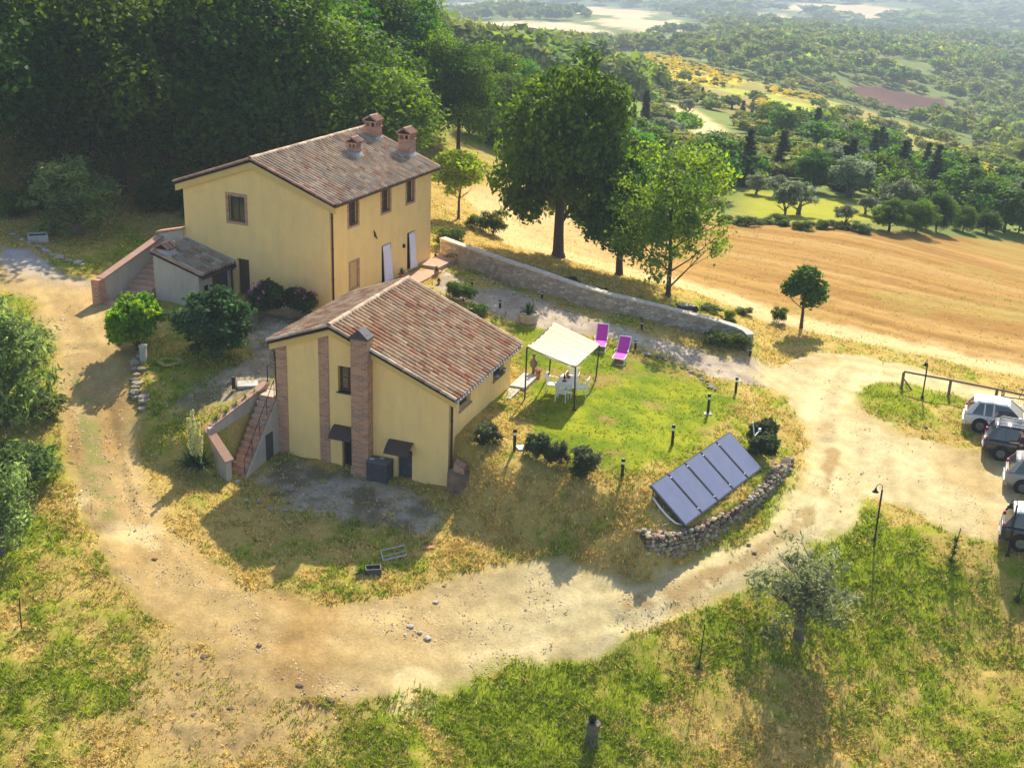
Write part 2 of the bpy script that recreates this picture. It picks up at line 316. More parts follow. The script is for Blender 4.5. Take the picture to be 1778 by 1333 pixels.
# ------------------------------------------------------------------ ground regions (outlines on the terrain)
road_p = PG((0,428),(50,432),(110,475),(200,500),(225,560),(232,650),(245,740),(262,830),(290,905),(350,965),(420,1010),(520,1042),(640,1050),(760,1022),(860,985),(960,978),(1060,985),(1130,1004),(1250,962),(1345,905),(1400,835),(1402,750),(1372,690),(1290,640),
 (1350,632),(1400,614),(1500,618),(1600,642),(1778,690),(1778,722),(1680,690),(1590,664),(1500,662),(1475,680),(1500,712),(1570,752),(1640,770),(1690,790),(1778,770),(1778,960),(1650,915),(1590,885),(1510,868),(1450,935),(1330,1000),(1200,1068),(1040,1130),(880,1160),(780,1195),(600,1218),(470,1200),(380,1140),(300,1080),(220,1010),(150,900),(110,800),(105,700),(85,600),(60,520),(0,500))
lawn_p = PG((880,560),(950,575),(1060,600),(1110,612),(1180,640),(1245,680),(1290,700),(1240,740),(1190,790),(1100,822),(1000,800),(930,770),(925,735),(935,700),(900,660),(905,600))
path_p = PG((770,470),(815,500),(880,505),(960,530),(1060,565),(1150,590),(1260,622),(1350,640),(1370,665),(1300,665),(1240,655),(1150,610),(1060,585),(960,575),(905,562),(860,545),(800,520),(750,500))
field_p = PG((800,330),(850,320),(880,345),(900,368),(1060,372),(1250,386),(1500,402),(1640,410),(1778,420)) + [np.array([95, 105, 0]), np.array([60, 60, 0])] + PG((1778,655),(1600,615),(1420,578),(1330,560),(1200,505),(1080,478),(940,440),(880,425),(850,400))
court_p = PG((300,700),(330,720),(450,680),(480,640),(600,560),(560,540),(440,520),(430,560),(440,620),(330,680))
front_p = PG((430,830),(490,800),(720,850),(760,900),(740,935),(640,905),(520,880))
bare_p = PG((300,1090),(470,1190),(620,1215),(580,1260),(470,1333),(230,1333),(270,1200))
oliv_p = PG((1275,325),(1330,332),(1480,350),(1540,385),(1400,392),(1280,375))
broom_p = PG((1046,95),(1125,94),(1200,108),(1290,136),(1285,150),(1230,153),(1137,131),(1077,108)); broom2_p = PG((1325,152),(1432,172),(1430,184),(1335,166)); broom3_p = PG((1312,176),(1352,188),(1350,202),(1315,190))
spur_p = PG((1120,120),(1230,152),(1300,135),(1400,165),(1500,190),(1700,260),(1778,300),(1778,345),(1600,290),(1450,240),(1320,215),(1200,172))
plum_p = PG((1455,150),(1520,148),(1640,172),(1680,215),(1620,215),(1530,190))
beige_ps = [PG((790,45),(870,36),(1000,40),(1120,68),(1200,62),(1222,78),(1150,85),(1060,70),(960,76),(900,60),(810,55)), PG((760,12),(900,2),(1050,14),(1140,24),(1080,32),(960,22),(800,20)),
 PG((1020,38),(1180,35),(1210,52),(1130,60),(1060,48)), PG((1320,24),(1370,24),(1380,38),(1340,38)), PG((1300,8),(1500,10),(1640,25),(1500,34),(1380,20))]
slope_ps = [PG((1140,185),(1200,182),(1250,215),(1330,255),(1325,275),(1270,262),(1200,230)), PG((1650,285),(1700,292),(1760,330),(1745,338),(1680,305))]
RAWGREEN = [(30,650,.75),(60,800,.7),(120,900,.35),(40,950,.55),(200,1050,.3),(100,1200,.5),(300,1250,.15),(500,1290,.3),(400,1200,.08),(250,1130,.15),(420,1300,.15),(560,1290,.3),(450,960,.1),(560,1000,.12),(330,930,.15),(750,1000,.1),(650,1270,.75),(800,1250,.85),(950,1200,.85),(1100,1150,.8),(1250,1100,.9),
 (1000,1310,.6),(1200,1290,.45),(1400,1300,.3),(1600,1290,.5),(1750,1200,.5),(1500,1150,.55),(1600,1000,.6),(1450,950,.9),(1530,930,.85),(1500,1050,.7),(1700,960,.3),(1750,1050,.45),(1600,900,.2),(1350,1200,.2),
 (340,880,.35),(420,920,.2),(500,950,.12),(600,900,.15),(650,960,.08),(560,930,.08),(740,930,.1),(480,900,.15),(850,940,.1),(1000,950,.35),(900,860,.08),(1000,870,.12),(1090,900,.2),(850,700,.05),(880,780,.1),(1200,750,.3),(1250,800,.3),(1330,700,.2),
 (1380,700,.25),(1380,850,.2),(1150,540,.35),(900,480,.3),(1000,520,.25),(1200,600,.05),(1300,640,.1),(1350,600,.35),(1430,600,.2),(1600,690,.55),(1520,690,.6),(1680,720,.4),(1700,650,.3),(1500,610,.3),(800,400,.05),(820,350,.1),
 (200,450,.3),(230,480,.35),(100,380,.15),(300,350,.15),(280,640,.3),(400,700,.4),(220,760,.35),(280,850,.3),(160,740,.5),(540,1000,.15),(450,1100,.05),(700,950,.15),(560,440,.2)]
GP = np.array([[*G(a, b)[:2], g] for a, b, g in RAWGREEN])
def greenf(x, y):
    num = 0; den = 1e-9
    for gx, gy, g in GP: w = 1 / ((x - gx) ** 2 + (y - gy) ** 2 + .6) ** 1.5; num = num + w * g; den = den + w
    return num / den
C = lambda *a: np.array(a)
def lerp(a, b, t): return a + (b - a) * np.asarray(t)[..., None]
def ground_colour(x, y):
    d = np.hypot(x, y); e1 = fbm(x, y, 1.6, 3) - .5; e2 = fbm(x, y, .45, 9, 3) - .5; e3 = fbm(x, y, 5, 21, 4) - .5
    g = np.clip(greenf(x, y) + e3 * .9 + e1 * 1.0 + e2 * .8, 0, 1)
    dry = lerp(C(.34, .235, .06), C(.50, .37, .12), fbm(x, y, .9, 31)); grn = lerp(C(.15, .205, .010), C(.27, .30, .016), fbm(x, y, 1.2, 33))
    c = lerp(dry, grn, ss(.18, .75, g))
    # far
    farg = lerp(C(.07, .12, .03), C(.22, .26, .06), fbm(x, y, 30, 41)); c = lerp(c, farg, ss(95, 125, d) * ss(0, 1, (x * .1 + 6)))
    n1 = (fbm(x, y, 20, 43) - .5) * 14 + (fbm(x, y, 4, 45) - .5) * 5
    wood_c = lerp(C(.08, .12, .03), C(.20, .23, .06), fbm(x, y, 12, 47)); c = lerp(c, wood_c, ss(220, 330, d))
    plain = lerp(C(.10, .14, .07), C(.42, .36, .22), ss(.5, .62, fbm(x, y * .5, 420, 48, 3))); c = lerp(c, plain, ss(1300, 1900, d) * .85)
    for P_, col in ((spur_p, C(.26, .22, .06)), (broom_p, C(.46, .38, .03)), (broom2_p, C(.46, .38, .03)), (broom3_p, C(.46, .38, .03)), (plum_p, C(.10, .045, .036)), (oliv_p, C(.30, .30, .03))):
        s = sdist(x, y, P_) + n1 * (.25 if P_ is oliv_p else .9)
        cc = lerp(col * .8, col * 1.2, fbm(x, y, 9, 51)); 
        if P_ is spur_p: cc = lerp(cc, C(.33, .36, .04), ss(.5, .6, fbm(x, y, 25, 53)))
        if P_ is broom_p or P_ is broom2_p or P_ is broom3_p: cc = lerp(cc, C(.20, .20, .05), ss(.52, .62, fbm(x, y, 10, 55)))
        c = lerp(c, cc, ss(-1, 2, s))
    for P_ in beige_ps: s = sdist(x, y, P_) + n1 * 1.5; c = lerp(c, lerp(C(.50, .39, .22), C(.60, .48, .30), fbm(x, y, 40, 57)), ss(-3, 6, s))
    for P_ in slope_ps: s = sdist(x, y, P_) + n1 * .3; c = lerp(c, C(.58, .44, .22), ss(-1, 2, s))
    # stubble field: rows run along the field
    u = x * math.cos(-.42) - y * math.sin(-.42); v = x * math.sin(-.42) + y * math.cos(-.42)
    v = x * .38 + y * .925 + 1.2 * (fbm(x, y, 25, 60, 2) - .5)
    row = fbm(u * .06, v, .8, 61, 3); row2 = fbm(u * .1, v, 3.2, 62, 3)
    fc = lerp(C(.26, .14, .036), C(.35, .205, .058), ss(.3, .7, row)); fc = lerp(fc, C(.48, .33, .13), ss(.58, .75, row2) * .35); fc = lerp(fc, C(.28, .24, .06), ss(.52, .7, fbm(x, y, 9, 63)) * .45)
    sf = sdist(x, y, field_p) + e1 * 1.6
    nearedge = np.exp(-(sf / 3.5) ** 2) * (1 - ss(88, 98, d)); fc = lerp(fc, C(.58, .43, .21), ss(.25, .8, nearedge + (fbm(x, y, 3, 64) - .5) * .5))
    lf = 1 - ss(2, 14, x); fc = lerp(fc, C(.56, .40, .18), lf * .75)
    c = lerp(c, fc, ss(-.6, .5, sf))
    # gravel yards
    gv = lerp(C(.30, .245, .18), C(.50, .42, .32), fbm(x, y, .35, 71, 3)); gvm = lerp(C(.19, .15, .085), gv, ss(.42, .6, fbm(x, y, 1.5, 72)))
    for P_ in (court_p, front_p): c = lerp(c, gvm, ss(-.7, .6, sdist(x, y, P_) + e1 * 2.2 + e2))
    sp_ = sdist(x, y, path_p) + e1 * 1.2; c = lerp(c, lerp(C(.34, .27, .20), gv * 1.1, ss(.35, .55, fbm(x, y, 1.1, 73))), ss(-.5, .4, sp_))
    bs_ = sdist(x, y, bare_p) + e3 * 5 + e1 * 3; c = lerp(c, lerp(C(.30, .20, .085), C(.44, .31, .14), fbm(x, y, .8, 77, 3)), ss(-.8, 1.2, bs_) * .85)
    # lawn
    lw = lerp(C(.12, .18, .008), C(.26, .28, .015), ss(.25, .75, fbm(x, y, 1.3, 81) + e2 * .5)); lw = lerp(lw, C(.28, .20, .06), ss(.60, .74, fbm(x, y, 2.2, 83)) * .8)
    sl_ = sdist(x, y, lawn_p) + e1 * .6; c = lerp(c, lw, ss(-.35, .35, sl_))
    # dirt road: brown on the left bend, pale and stony on the right
    rt = ss(-9, 4, x + (fbm(x, y, 5, 91) - .5) * 6)
    n = fbm(x, y, 1.1, 92); rb = lerp(C(.36, .235, .09), C(.52, .375, .16), n); rp = lerp(C(.45, .355, .165), C(.62, .52, .29), n)
    rc = lerp(rb, rp, rt)
    pdm = pdist(x, y, MIDR); stk = fbm(pdm * 1.0, (x + y) * .05, .55, 96, 3); trk = np.exp(-((pdm - .85) / .45) ** 2); rc = rc * (.72 + .36 * stk + .22 * trk)[..., None]; rc = lerp(rc, rc * C(.80, .70, .58), ss(.5, .68, fbm(x, y, 3.5, 97, 4)) * .7)
    rc = rc * (1 + .22 * e2[..., None] * 2)
    gl = ss(62, 67, y) * (1 - ss(-22, -18, x)); rc = lerp(rc, lerp(C(.30, .28, .26), C(.45, .42, .40), n), gl)
    sr_ = sdist(x, y, road_p) + e1 * 1.6 + e2 * .5
    # worn centre strips
    for line, wd in ((MID1, .10), (MID2, .36)):
        q = pdist(x, y, line) + e1 * 1.2; rc = lerp(rc, lerp(C(.36, .25, .11), C(.25, .23, .07) if line is MID2 else C(.36, .27, .12), ss(.4, .6, g)), (1 - ss(wd, wd + .35, q)) * ss(.27, .40, fbm(x, y, 1.0, 95)))
    c = lerp(c, rc, ss(-.45, .45, sr_))
    for bp_, rr in STRAW: q = np.hypot(x - bp_[0], (y - bp_[1])) + e1 * 3; c = lerp(c, C(.62, .50, .26), (1 - ss(rr * .3, rr, q)) * .7)
    return np.clip(c, .004, .95)
MIDR = PG((60,450),(110,520),(150,600),(180,750),(210,880),(300,1000),(500,1100),(800,1110),(1050,1060),(1200,1000),(1350,920),(1430,830),(1440,700),(1470,640),(1600,660),(1778,705))
MID1 = PG((1090,1050),(1180,1020),(1290,975),(1360,930),(1430,860),(1450,780)); MID2 = PG((140,620),(150,700),(160,780),(170,830),(190,900))
STRAW = [(G(225,930), 1.1), (G(720,1200), 1.0), (G(150,870), .7), (G(745,895),.5)]
# ------------------------------------------------------------------ ground sheet
az = np.linspace(R_(-31), R_(31), 640)
lr = np.r_[np.arange(math.log(6), math.log(28), .05), np.arange(math.log(28), math.log(130), .0042), np.arange(math.log(130), math.log(1500), .012), np.arange(math.log(1500), math.log(11000), .03)]
A_, D_ = np.meshgrid(az, np.exp(lr)); GX = np.sin(A_) * D_; GY = np.cos(A_) * D_
GZ = hgt(GX, GY); near = 1 - ss(90, 140, D_)
roadm = ss(-.3, .6, sdist(GX, GY, road_p)) ; lawnm = ss(0, .5, sdist(GX, GY, lawn_p))
rough_ = (1 - .75 * roadm) * (1 - .6 * lawnm) * near
GZ = GZ + (fbm(GX, GY, .9, 101, 3) - .5) * .16 * rough_ + (fbm(GX, GY, .3, 103, 2) - .5) * .09 * rough_ + (fbm(GX, GY, .5, 104, 2) - .5) * .03 * near
# wheel ruts
for off in (-.9, .9):
    for ln in (MID1, MID2):
        q = pdist(GX, GY, ln); GZ = GZ - .05 * np.exp(-((q - .9) / .35) ** 2) * near
V = np.c_[GX.ravel(), GY.ravel(), GZ.ravel()]; cols = ground_colour(GX, GY).reshape(-1, 3)
nr, nc = A_.shape; I = np.arange(nr * nc).reshape(nr, nc); Q = np.stack([I[:-1, :-1], I[:-1, 1:], I[1:, 1:], I[1:, :-1]], -1).reshape(-1, 4)
fx = GX.ravel()[Q].mean(1); fy = GY.ravel()[Q].mean(1)
lab = np.zeros(len(Q), int)
for k, P_ in ((1, field_p), (2, path_p), (3, lawn_p), (4, road_p)): lab[sdist(fx, fy, P_) > 0] = k
lab[(lab == 0) & (np.hypot(fx, fy) > 150)] = 5
for k, nm in enumerate(('ground', 'stubble_field', 'gravel_path', 'lawn', 'dirt_road', 'hills')):
    q = Q[lab == k]; u, inv = np.unique(q, return_inverse=True); o = link(nm, npmesh(nm, V[u], inv.reshape(-1, 4), cols[u], ground_m, True)); o['kind'] = 'structure'
# ------------------------------------------------------------------ roofs of curved clay tiles
def tiles(mb, P0, U, Vd, nu, L, pitch, cols, rg, r=.085, tl=.40, step=.345, lift=.035):
    """P0: eave/ridge corner at the ridge, U unit along ridge, Vd unit down the slope, L slope length, nu rows"""
    U = np.array(U, float); Vd = np.array(Vd, float); N = np.cross(U, Vd); N = N if N[2] > 0 else -N; nv = int(round(L / step))
    step = L / nv
    for i in range(nu):
        o = P0 + U * (i + .5) * pitch
        for j in range(nv):
            a = o + Vd * (j * step) + N * (lift + .022) + U * rg.uniform(-.01, .01); b = o + Vd * (j * step + step * 1.13) + N * (lift + rg.uniform(-.004, .012)) + U * rg.uniform(-.012, .012)
            c = cols(rg); base = len(mb.v); K = 5
            for (p, rr) in ((a, r * .85), (b, r)):
                for k in range(K + 1):
                    q = math.pi * k / K; mb.v.append(tuple(p + U * rr * math.cos(q) + N * (rr * 1.7 * math.sin(q))))
            for k in range(K): mb.f.append((base + k, base + k + 1, base + K + 2 + k, base + K + 1 + k)); mb.c.append(c)
            bi = base + K + 1; mb.f.append(tuple(range(bi, bi + K + 1))); mb.c.append(tuple(x * .5 for x in c))
def ridge_tiles(mb, A, B, rg, cols, r=.12, step=.38, up=.0):
    A = np.array(A, float); B = np.array(B, float); T = B - A; Ln = np.linalg.norm(T); T /= Ln; n = int(Ln / step); st = Ln / n
    S_ = np.cross(T, [0, 0, 1.0]); S_ /= np.linalg.norm(S_); N = np.cross(S_, T); N = N if N[2] > 0 else -N
    for j in range(n):
        a = A + T * (j * st) + N * (up + rg.uniform(0, .02)); b = A + T * (j * st + st * 1.06) + N * (up + .015 + rg.uniform(0, .02)); c = cols(rg); base = len(mb.v); K = 6
        for p, rr in ((a, r), (b, r * .88)):
            for k in range(K + 1): q = math.pi * k / K; mb.v.append(tuple(p + S_ * rr * math.cos(q) + N * rr * math.sin(q)))
        for k in range(K): mb.f.append((base + k, base + k + 1, base + K + 2 + k, base + K + 1 + k)); mb.c.append(c)
        mb.f.append(tuple(base + k for k in range(K + 1))); mb.c.append(tuple(x * .6 for x in c))
def pick(pal):
    def f(rg):
        c = rg.choice(pal); k = rg.uniform(.66, .98); return tuple(min(.9, v * k) for v in c)
    return f
greyed = pick([(.48, .33, .21), (.52, .38, .25), (.46, .36, .26), (.58, .45, .31), (.42, .25, .15), (.55, .42, .28), (.42, .35, .28)])
redish = pick([(.58, .38, .22), (.62, .44, .27), (.66, .50, .32), (.50, .29, .16), (.58, .37, .21), (.52, .36, .23), (.66, .47, .30), (.48, .22, .12), (.64, .46, .29)])
cream = pick([(.60, .46, .30), (.66, .52, .36), (.52, .38, .26), (.58, .44, .32), (.50, .33, .22)])
rosy = pick([(.50, .26, .18), (.56, .32, .22), (.46, .28, .20)])
under = mat('roof_bed', (.028, .014, .012), .95, .2, 6)  # near-black: shadow in the gaps between tile rows is put into this colour
def gable_roof(root, W, x_r, z_r, L, zR, zL, oR, oL, of, ob, col, pitch, thick=.16, vergecol=rosy, name='roof'):
    """right slope from ridge (x_r,z_r) to (oR, zR'), left to (-W-oL)"""
    sR = (z_r - zR) / (0 - x_r); sL = (z_r - zL) / (x_r + W); rg = random.Random(len(name) + int(W * 10))
    eR = (oR, z_r - sR * (oR - x_r)); eL = (-W - oL, z_r - sL * (x_r + W + oL)); y0, y1 = -of, L + ob
    bed = MB(); bed.prism([(x_r, y0, z_r), (eR[0], y0, eR[1]), (eR[0], y0, eR[1] - .07), (x_r, y0, z_r - .1), (eL[0], y0, eL[1] - .07), (eL[0], y0, eL[1])], (0, y1 - y0, 0))
    rf = bed.build(name, under, root)
    tb = MB(); nu = int(round((y1 - y0 - .2) / pitch)); pit = (y1 - y0 - .2) / nu
    vR = np.array([eR[0] - x_r, 0, eR[1] - z_r]); LR = np.linalg.norm(vR); vL = np.array([eL[0] - x_r, 0, eL[1] - z_r]); LL = np.linalg.norm(vL)
    tiles(tb, np.array([x_r, y0 + .1, z_r]), (0, 1, 0), vR / LR, nu, LR + .04, pit, col, rg, r=pit * .25, lift=.04)
    tiles(tb, np.array([x_r, y0 + .1, z_r]), (0, 1, 0), vL / LL, nu, LL + .04, pit, col, rg, r=pit * .25, lift=.04)
    t = tb.build('roof_tiles', tile_m, rf)
    rt = MB(); ridge_tiles(rt, (x_r, y0 - .02, z_r + .06), (x_r, y1 + .02, z_r + .06), rg, cream, r=.13); rt.build('ridge_tiles', tile_m, rf)
    for yy in (y0 + .03, y1 - .03):
        vt = MB()
        for e in (eR, eL): ridge_tiles(vt, (x_r, yy, z_r + .02), (e[0], yy, e[1] + .02), rg, vergecol, r=.10, step=.36, up=.02)
        vt.build('verge_tiles', tile_m, rf)
    return rf, sR, sL, eR, eL
def walls(mb, W, L, x_r, z_r, zR, zL, zb, holesF, holesR, holes_depth=.32):
    """gable body as panels with openings: holesF on y=0 face (x0,x1,z0,z1), holesR on x=0 face (y0,y1,z0,z1)"""
    def top(x): return z_r - (z_r - zR) / (-x_r) * (x - x_r) if x > x_r else z_r - (z_r - zL) / (x_r + W) * (x_r - x)
    xs = sorted(set([-W, x_r, 0] + [h[0] for h in holesF] + [h[1] for h in holesF]))
    for a, b in zip(xs[:-1], xs[1:]):
        hs = sorted([h for h in holesF if h[0] <= a + 1e-6 and h[1] >= b - 1e-6], key=lambda h: h[2]); z = zb
        for h in hs: mb.poly([(a, 0, z), (b, 0, z), (b, 0, h[2]), (a, 0, h[2])]); z = h[3]
        mb.poly([(a, 0, z), (b, 0, z), (b, 0, top(b)), (a, 0, top(a))])
    ys = sorted(set([0, L] + [h[0] for h in holesR] + [h[1] for h in holesR]))
    for a, b in zip(ys[:-1], ys[1:]):
        hs = sorted([h for h in holesR if h[0] <= a + 1e-6 and h[1] >= b - 1e-6], key=lambda h: h[2]); z = zb
        for h in hs: mb.poly([(0, a, z), (0, b, z), (0, b, h[2]), (0, a, h[2])]); z = h[3]
        mb.poly([(0, a, z), (0, b, z), (0, b, zR), (0, a, zR)])
    mb.poly([(-W, L, zb), (-W, 0, zb), (-W, 0, zL), (-W, L, zL)])
    mb.poly([(0, L, zb), (-W, L, zb), (-W, L, zL), (x_r, L, z_r), (0, L, zR)])
    d = holes_depth
    for x0, x1, z0, z1 in holesF:
        mb.poly([(x0, 0, z0), (x0, 0, z1), (x0, d, z1), (x0, d, z0)]); mb.poly([(x1, 0, z1), (x1, 0, z0), (x1, d, z0), (x1, d, z1)])
        mb.poly([(x0, 0, z1), (x1, 0, z1), (x1, d, z1), (x0, d, z1)]); mb.poly([(x1, 0, z0), (x0, 0, z0), (x0, d, z0), (x1, d, z0)])
    for y0, y1, z0, z1 in holesR:
        mb.poly([(0, y0, z0), (0, y0, z1), (-d, y0, z1), (-d, y0, z0)]); mb.poly([(0, y1, z1), (0, y1, z0), (-d, y1, z0), (-d, y1, z1)])
        mb.poly([(0, y0, z1), (0, y1, z1), (-d, y1, z1), (-d, y0, z1)]); mb.poly([(0, y1, z0), (0, y0, z0), (-d, y0, z0), (-d, y1, z0)])
def face_box(mb, face, a0, a1, d0, d1, z0, z1):   # d measured outwards from the face
    if face == 'F': mb.box(a0, a1, -d1, -d0, z0, z1)
    else: mb.box(d0, d1, a0, a1, z0, z1)
def window(root, face, a0, a1, z0, z1, surround=None, rec=.16, frame=wood, mull=1, name='window'):
    fr = MB(); t = .06
    for q in ((a0, a0 + t, z0, z1), (a1 - t, a1, z0, z1), (a0 + t, a1 - t, z0, z0 + t), (a0 + t, a1 - t, z1 - t, z1)): face_box(fr, face, q[0], q[1], -rec - .05, -rec, q[2], q[3])
    m = (a0 + a1) / 2; face_box(fr, face, m - .04, m + .04, -rec - .05, -rec + .012, z0 + t, z1 - t)
    for s in (0, 1):
        x0, x1 = (a0 + t, m - .04) if s == 0 else (m + .04, a1 - t)
        zz = z0 + (z1 - z0) * .5; face_box(fr, face, x0, x1, -rec - .045, -rec - .01, zz - .018, zz + .018)
    w = fr.build(name, frame, root)
    g = MB(); face_box(g, face, a0 + t * .5, a1 - t * .5, -rec - .04, -rec - .025, z0 + t * .5, z1 - t * .5); g.build('pane', glass, w)
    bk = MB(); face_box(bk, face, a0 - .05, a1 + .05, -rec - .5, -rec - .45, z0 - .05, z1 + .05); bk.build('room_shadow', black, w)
    if surround:
        sb = MB(); s = surround
        for q in ((a0 - s, a0, z0, z1), (a1, a1 + s, z0, z1), (a0 - s, a1 + s, z1, z1 + s), (a0 - s, a1 + s, z0 - s * .8, z0)): face_box(sb, face, q[0], q[1], -.12, .014, q[2], q[3])
        sb.build('brick_surround', brk2, w)
    return w
def pipe_down(root, x, y, z0, z1, name='downpipe', m=dkmet):
    mb = MB(); mb.tube([(x + .22, y - .1, z1 + .2), (x + .2, y - .08, z1 + .05), (x, y, z1 - .25), (x, y, z0)], .055, 10)
    for z in np.arange(z0 + .4, z1 - .4, 1.6): mb.tube([(x, y, z), (x, y, z + .05)], .07, 10)
    return mb.build(name, m, root, True)
def gutter(root, x, y0, y1, z, m=dkmet):
    mb = MB(); K = 6; r = .075
    for k in range(K):
        a = math.pi * (1 + k / K); b = math.pi * (1 + (k + 1) / K)
        for rr, s in ((r, 1), (r - .012, -1)):
            p = [(x + rr * math.cos(a), y0, z + rr * math.sin(a)), (x + rr * math.cos(b), y0, z + rr * math.sin(b)), (x + rr * math.cos(b), y1, z + rr * math.sin(b)), (x + rr * math.cos(a), y1, z + rr * math.sin(a))]
            mb.poly(p if s > 0 else p[::-1])
    return mb.build('gutter', m, root, True)
def chimney(root, x, y, zb, w, h, roofm=rosy, l=None):
    l = l or w; mb = MB(); mb.box(x - w / 2, x + w / 2, y - l / 2, y + l / 2, zb, zb + h)
    c = mb.build('chimney', brk, root); rg = random.Random(int(x * 10 + y * 7))
    fl = MB(); fl.hexa([(x - w * .5 - .18, y - l * .5 - .15, zb + .42 * .4), (x + w * .5 + .25, y - l * .5 - .15, zb - .0), (x + w * .5 + .25, y + l * .5 + .15, zb - .0), (x - w * .5 - .18, y + l * .5 + .15, zb + .17),
      (x - w * .5 - .03, y - l * .5 - .02, zb + .48), (x + w * .5 + .03, y - l * .5 - .02, zb + .42), (x + w * .5 + .03, y + l * .5 + .02, zb + .42), (x - w * .5 - .03, y + l * .5 + .02, zb + .48)]); fl.build('flashing', lead, c)
    z = zb + h; pb = MB(); pb.box(x - w / 2 - .05, x + w / 2 + .05, y - l / 2 - .05, y + l / 2 + .05, z, z + .06)
    for sx in (-1, 0, 1):
        for sy in (-1, 0, 1):
            if sx == 0 and sy == 0: continue
            px_, py_ = x + sx * (w / 2 - .06), y + sy * (l / 2 - .06); pb.box(px_ - .055, px_ + .055, py_ - .055, py_ + .055, z + .06, z + .3)
    pb.box(x - w / 2 - .06, x + w / 2 + .06, y - l / 2 - .06, y + l / 2 + .06, z + .3, z + .36); pb.build('vent', brk, c)
    dk = MB(); dk.box(x - w / 4, x + w / 4, y - l / 4, y + l / 4, z + .06, z + .3); dk.build('flue', black, c)
    cb = MB(); a, b = w / 2 + .07, l / 2 + .07; cb.prism([(x - a, y - b, z + .36), (x + a, y - b, z + .36), (x, y - b, z + .36 + a * .55)], (0, 2 * b, 0)); 
    k = cb.build('chimney_cap', under, c); tb = MB()
    for s in (-1, 1): tiles(tb, np.array([x, y - b, z + .36 + a * .55 - .01]), (0, 1, 0), np.array([s * a, 0, -a * .55]) / math.hypot(a, a * .55), max(3, int(2 * b / .2)), math.hypot(a, a * .55), 2 * b / max(3, int(2 * b / .2)), roofm, rg, r=.08, step=.3, lift=.0)
    ridge_tiles(tb, (x, y - b, z + .38 + a * .55), (x, y + b, z + .38 + a * .55), rg, rosy, r=.09); tb.build('cap_tiles', tile_m, k); return c
def cornice(root, W, x_r, z_r, eR, eL, zR, zL, y, out=.16, h=.34):
    mb = MB()
    for e, sg in ((eR, 1), (eL, -1)):
        ex = e[0] - sg * .05; ez = e[1] - .075
        mb.prism([(x_r, y, z_r - .11), (ex, y, ez), (ex, y, ez - h), (x_r, y, z_r - .11 - h)] if sg < 0 else [(x_r, y, z_r - .11), (x_r, y, z_r - .11 - h), (ex, y, ez - h), (ex, y, ez)], (0, out * (-1 if y <= 0 else 1), 0))
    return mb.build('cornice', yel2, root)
# ---- main house
H1 = thing('main_house', 'larger two storey yellow farmhouse with three brick chimneys and dark upstairs windows', 'house', K1, -Y1)
W1, L1, XR1, ZR1, ZE1 = 8.9, 10.75, -4.45, 7.5, 5.92
holF = [(-6.05, -5.05, 4.30, 5.62), (-5.68, -4.93, .38, 2.36)]
holR = [(1.85, 2.72, 4.40, 5.74), (5.2, 6.05, 4.42, 5.72), (7.92, 8.72, 4.42, 5.72), (1.75, 2.85, .95, 2.55) , (5.15, 6.15, .47, 2.62), (7.98, 8.88, .55, 2.70)]
m = MB(); walls(m, W1, L1, XR1, ZR1, ZE1, ZE1, -1.2, holF, holR); m.build('wall', yel, H1)
gable_rf, s1, _, e1R, e1L = gable_roof(H1, W1, XR1, ZR1 + .14, L1, ZE1 + .14, ZE1 + .14, .42, .42, .22, .25, greyed, .28, name='roof')
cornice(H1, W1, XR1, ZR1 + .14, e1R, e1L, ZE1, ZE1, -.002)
window(H1, 'F', *holF[0], surround=.17)
for i, h in enumerate(holR[:3]): window(H1, 'R', *h, surround=.16)
def door(root, face, a0, a1, z0, z1, m=black, rec=.22, planks=True, frame=wood):
    fb = MB(); face_box(fb, face, a0, a1, -rec - .06, -rec, z0, z1); d = fb.build('door', m, root)
    fr = MB(); t = .07
    for q in ((a0, a0 + t, z0, z1), (a1 - t, a1, z0, z1), (a0 + t, a1 - t, z1 - t, z1)): face_box(fr, face, q[0], q[1], -rec + .001, -rec + .05, q[2], q[3])
    fr.build('door_frame', frame, d); hb = MB(); face_box(hb, face, a1 - .2, a1 - .12, -rec + .001, -rec + .05, (z0 + z1) / 2 - .02, (z0 + z1) / 2 + .02); hb.build('handle', chrome, d); return d
door(H1, 'F', *holF[1], m=wood)
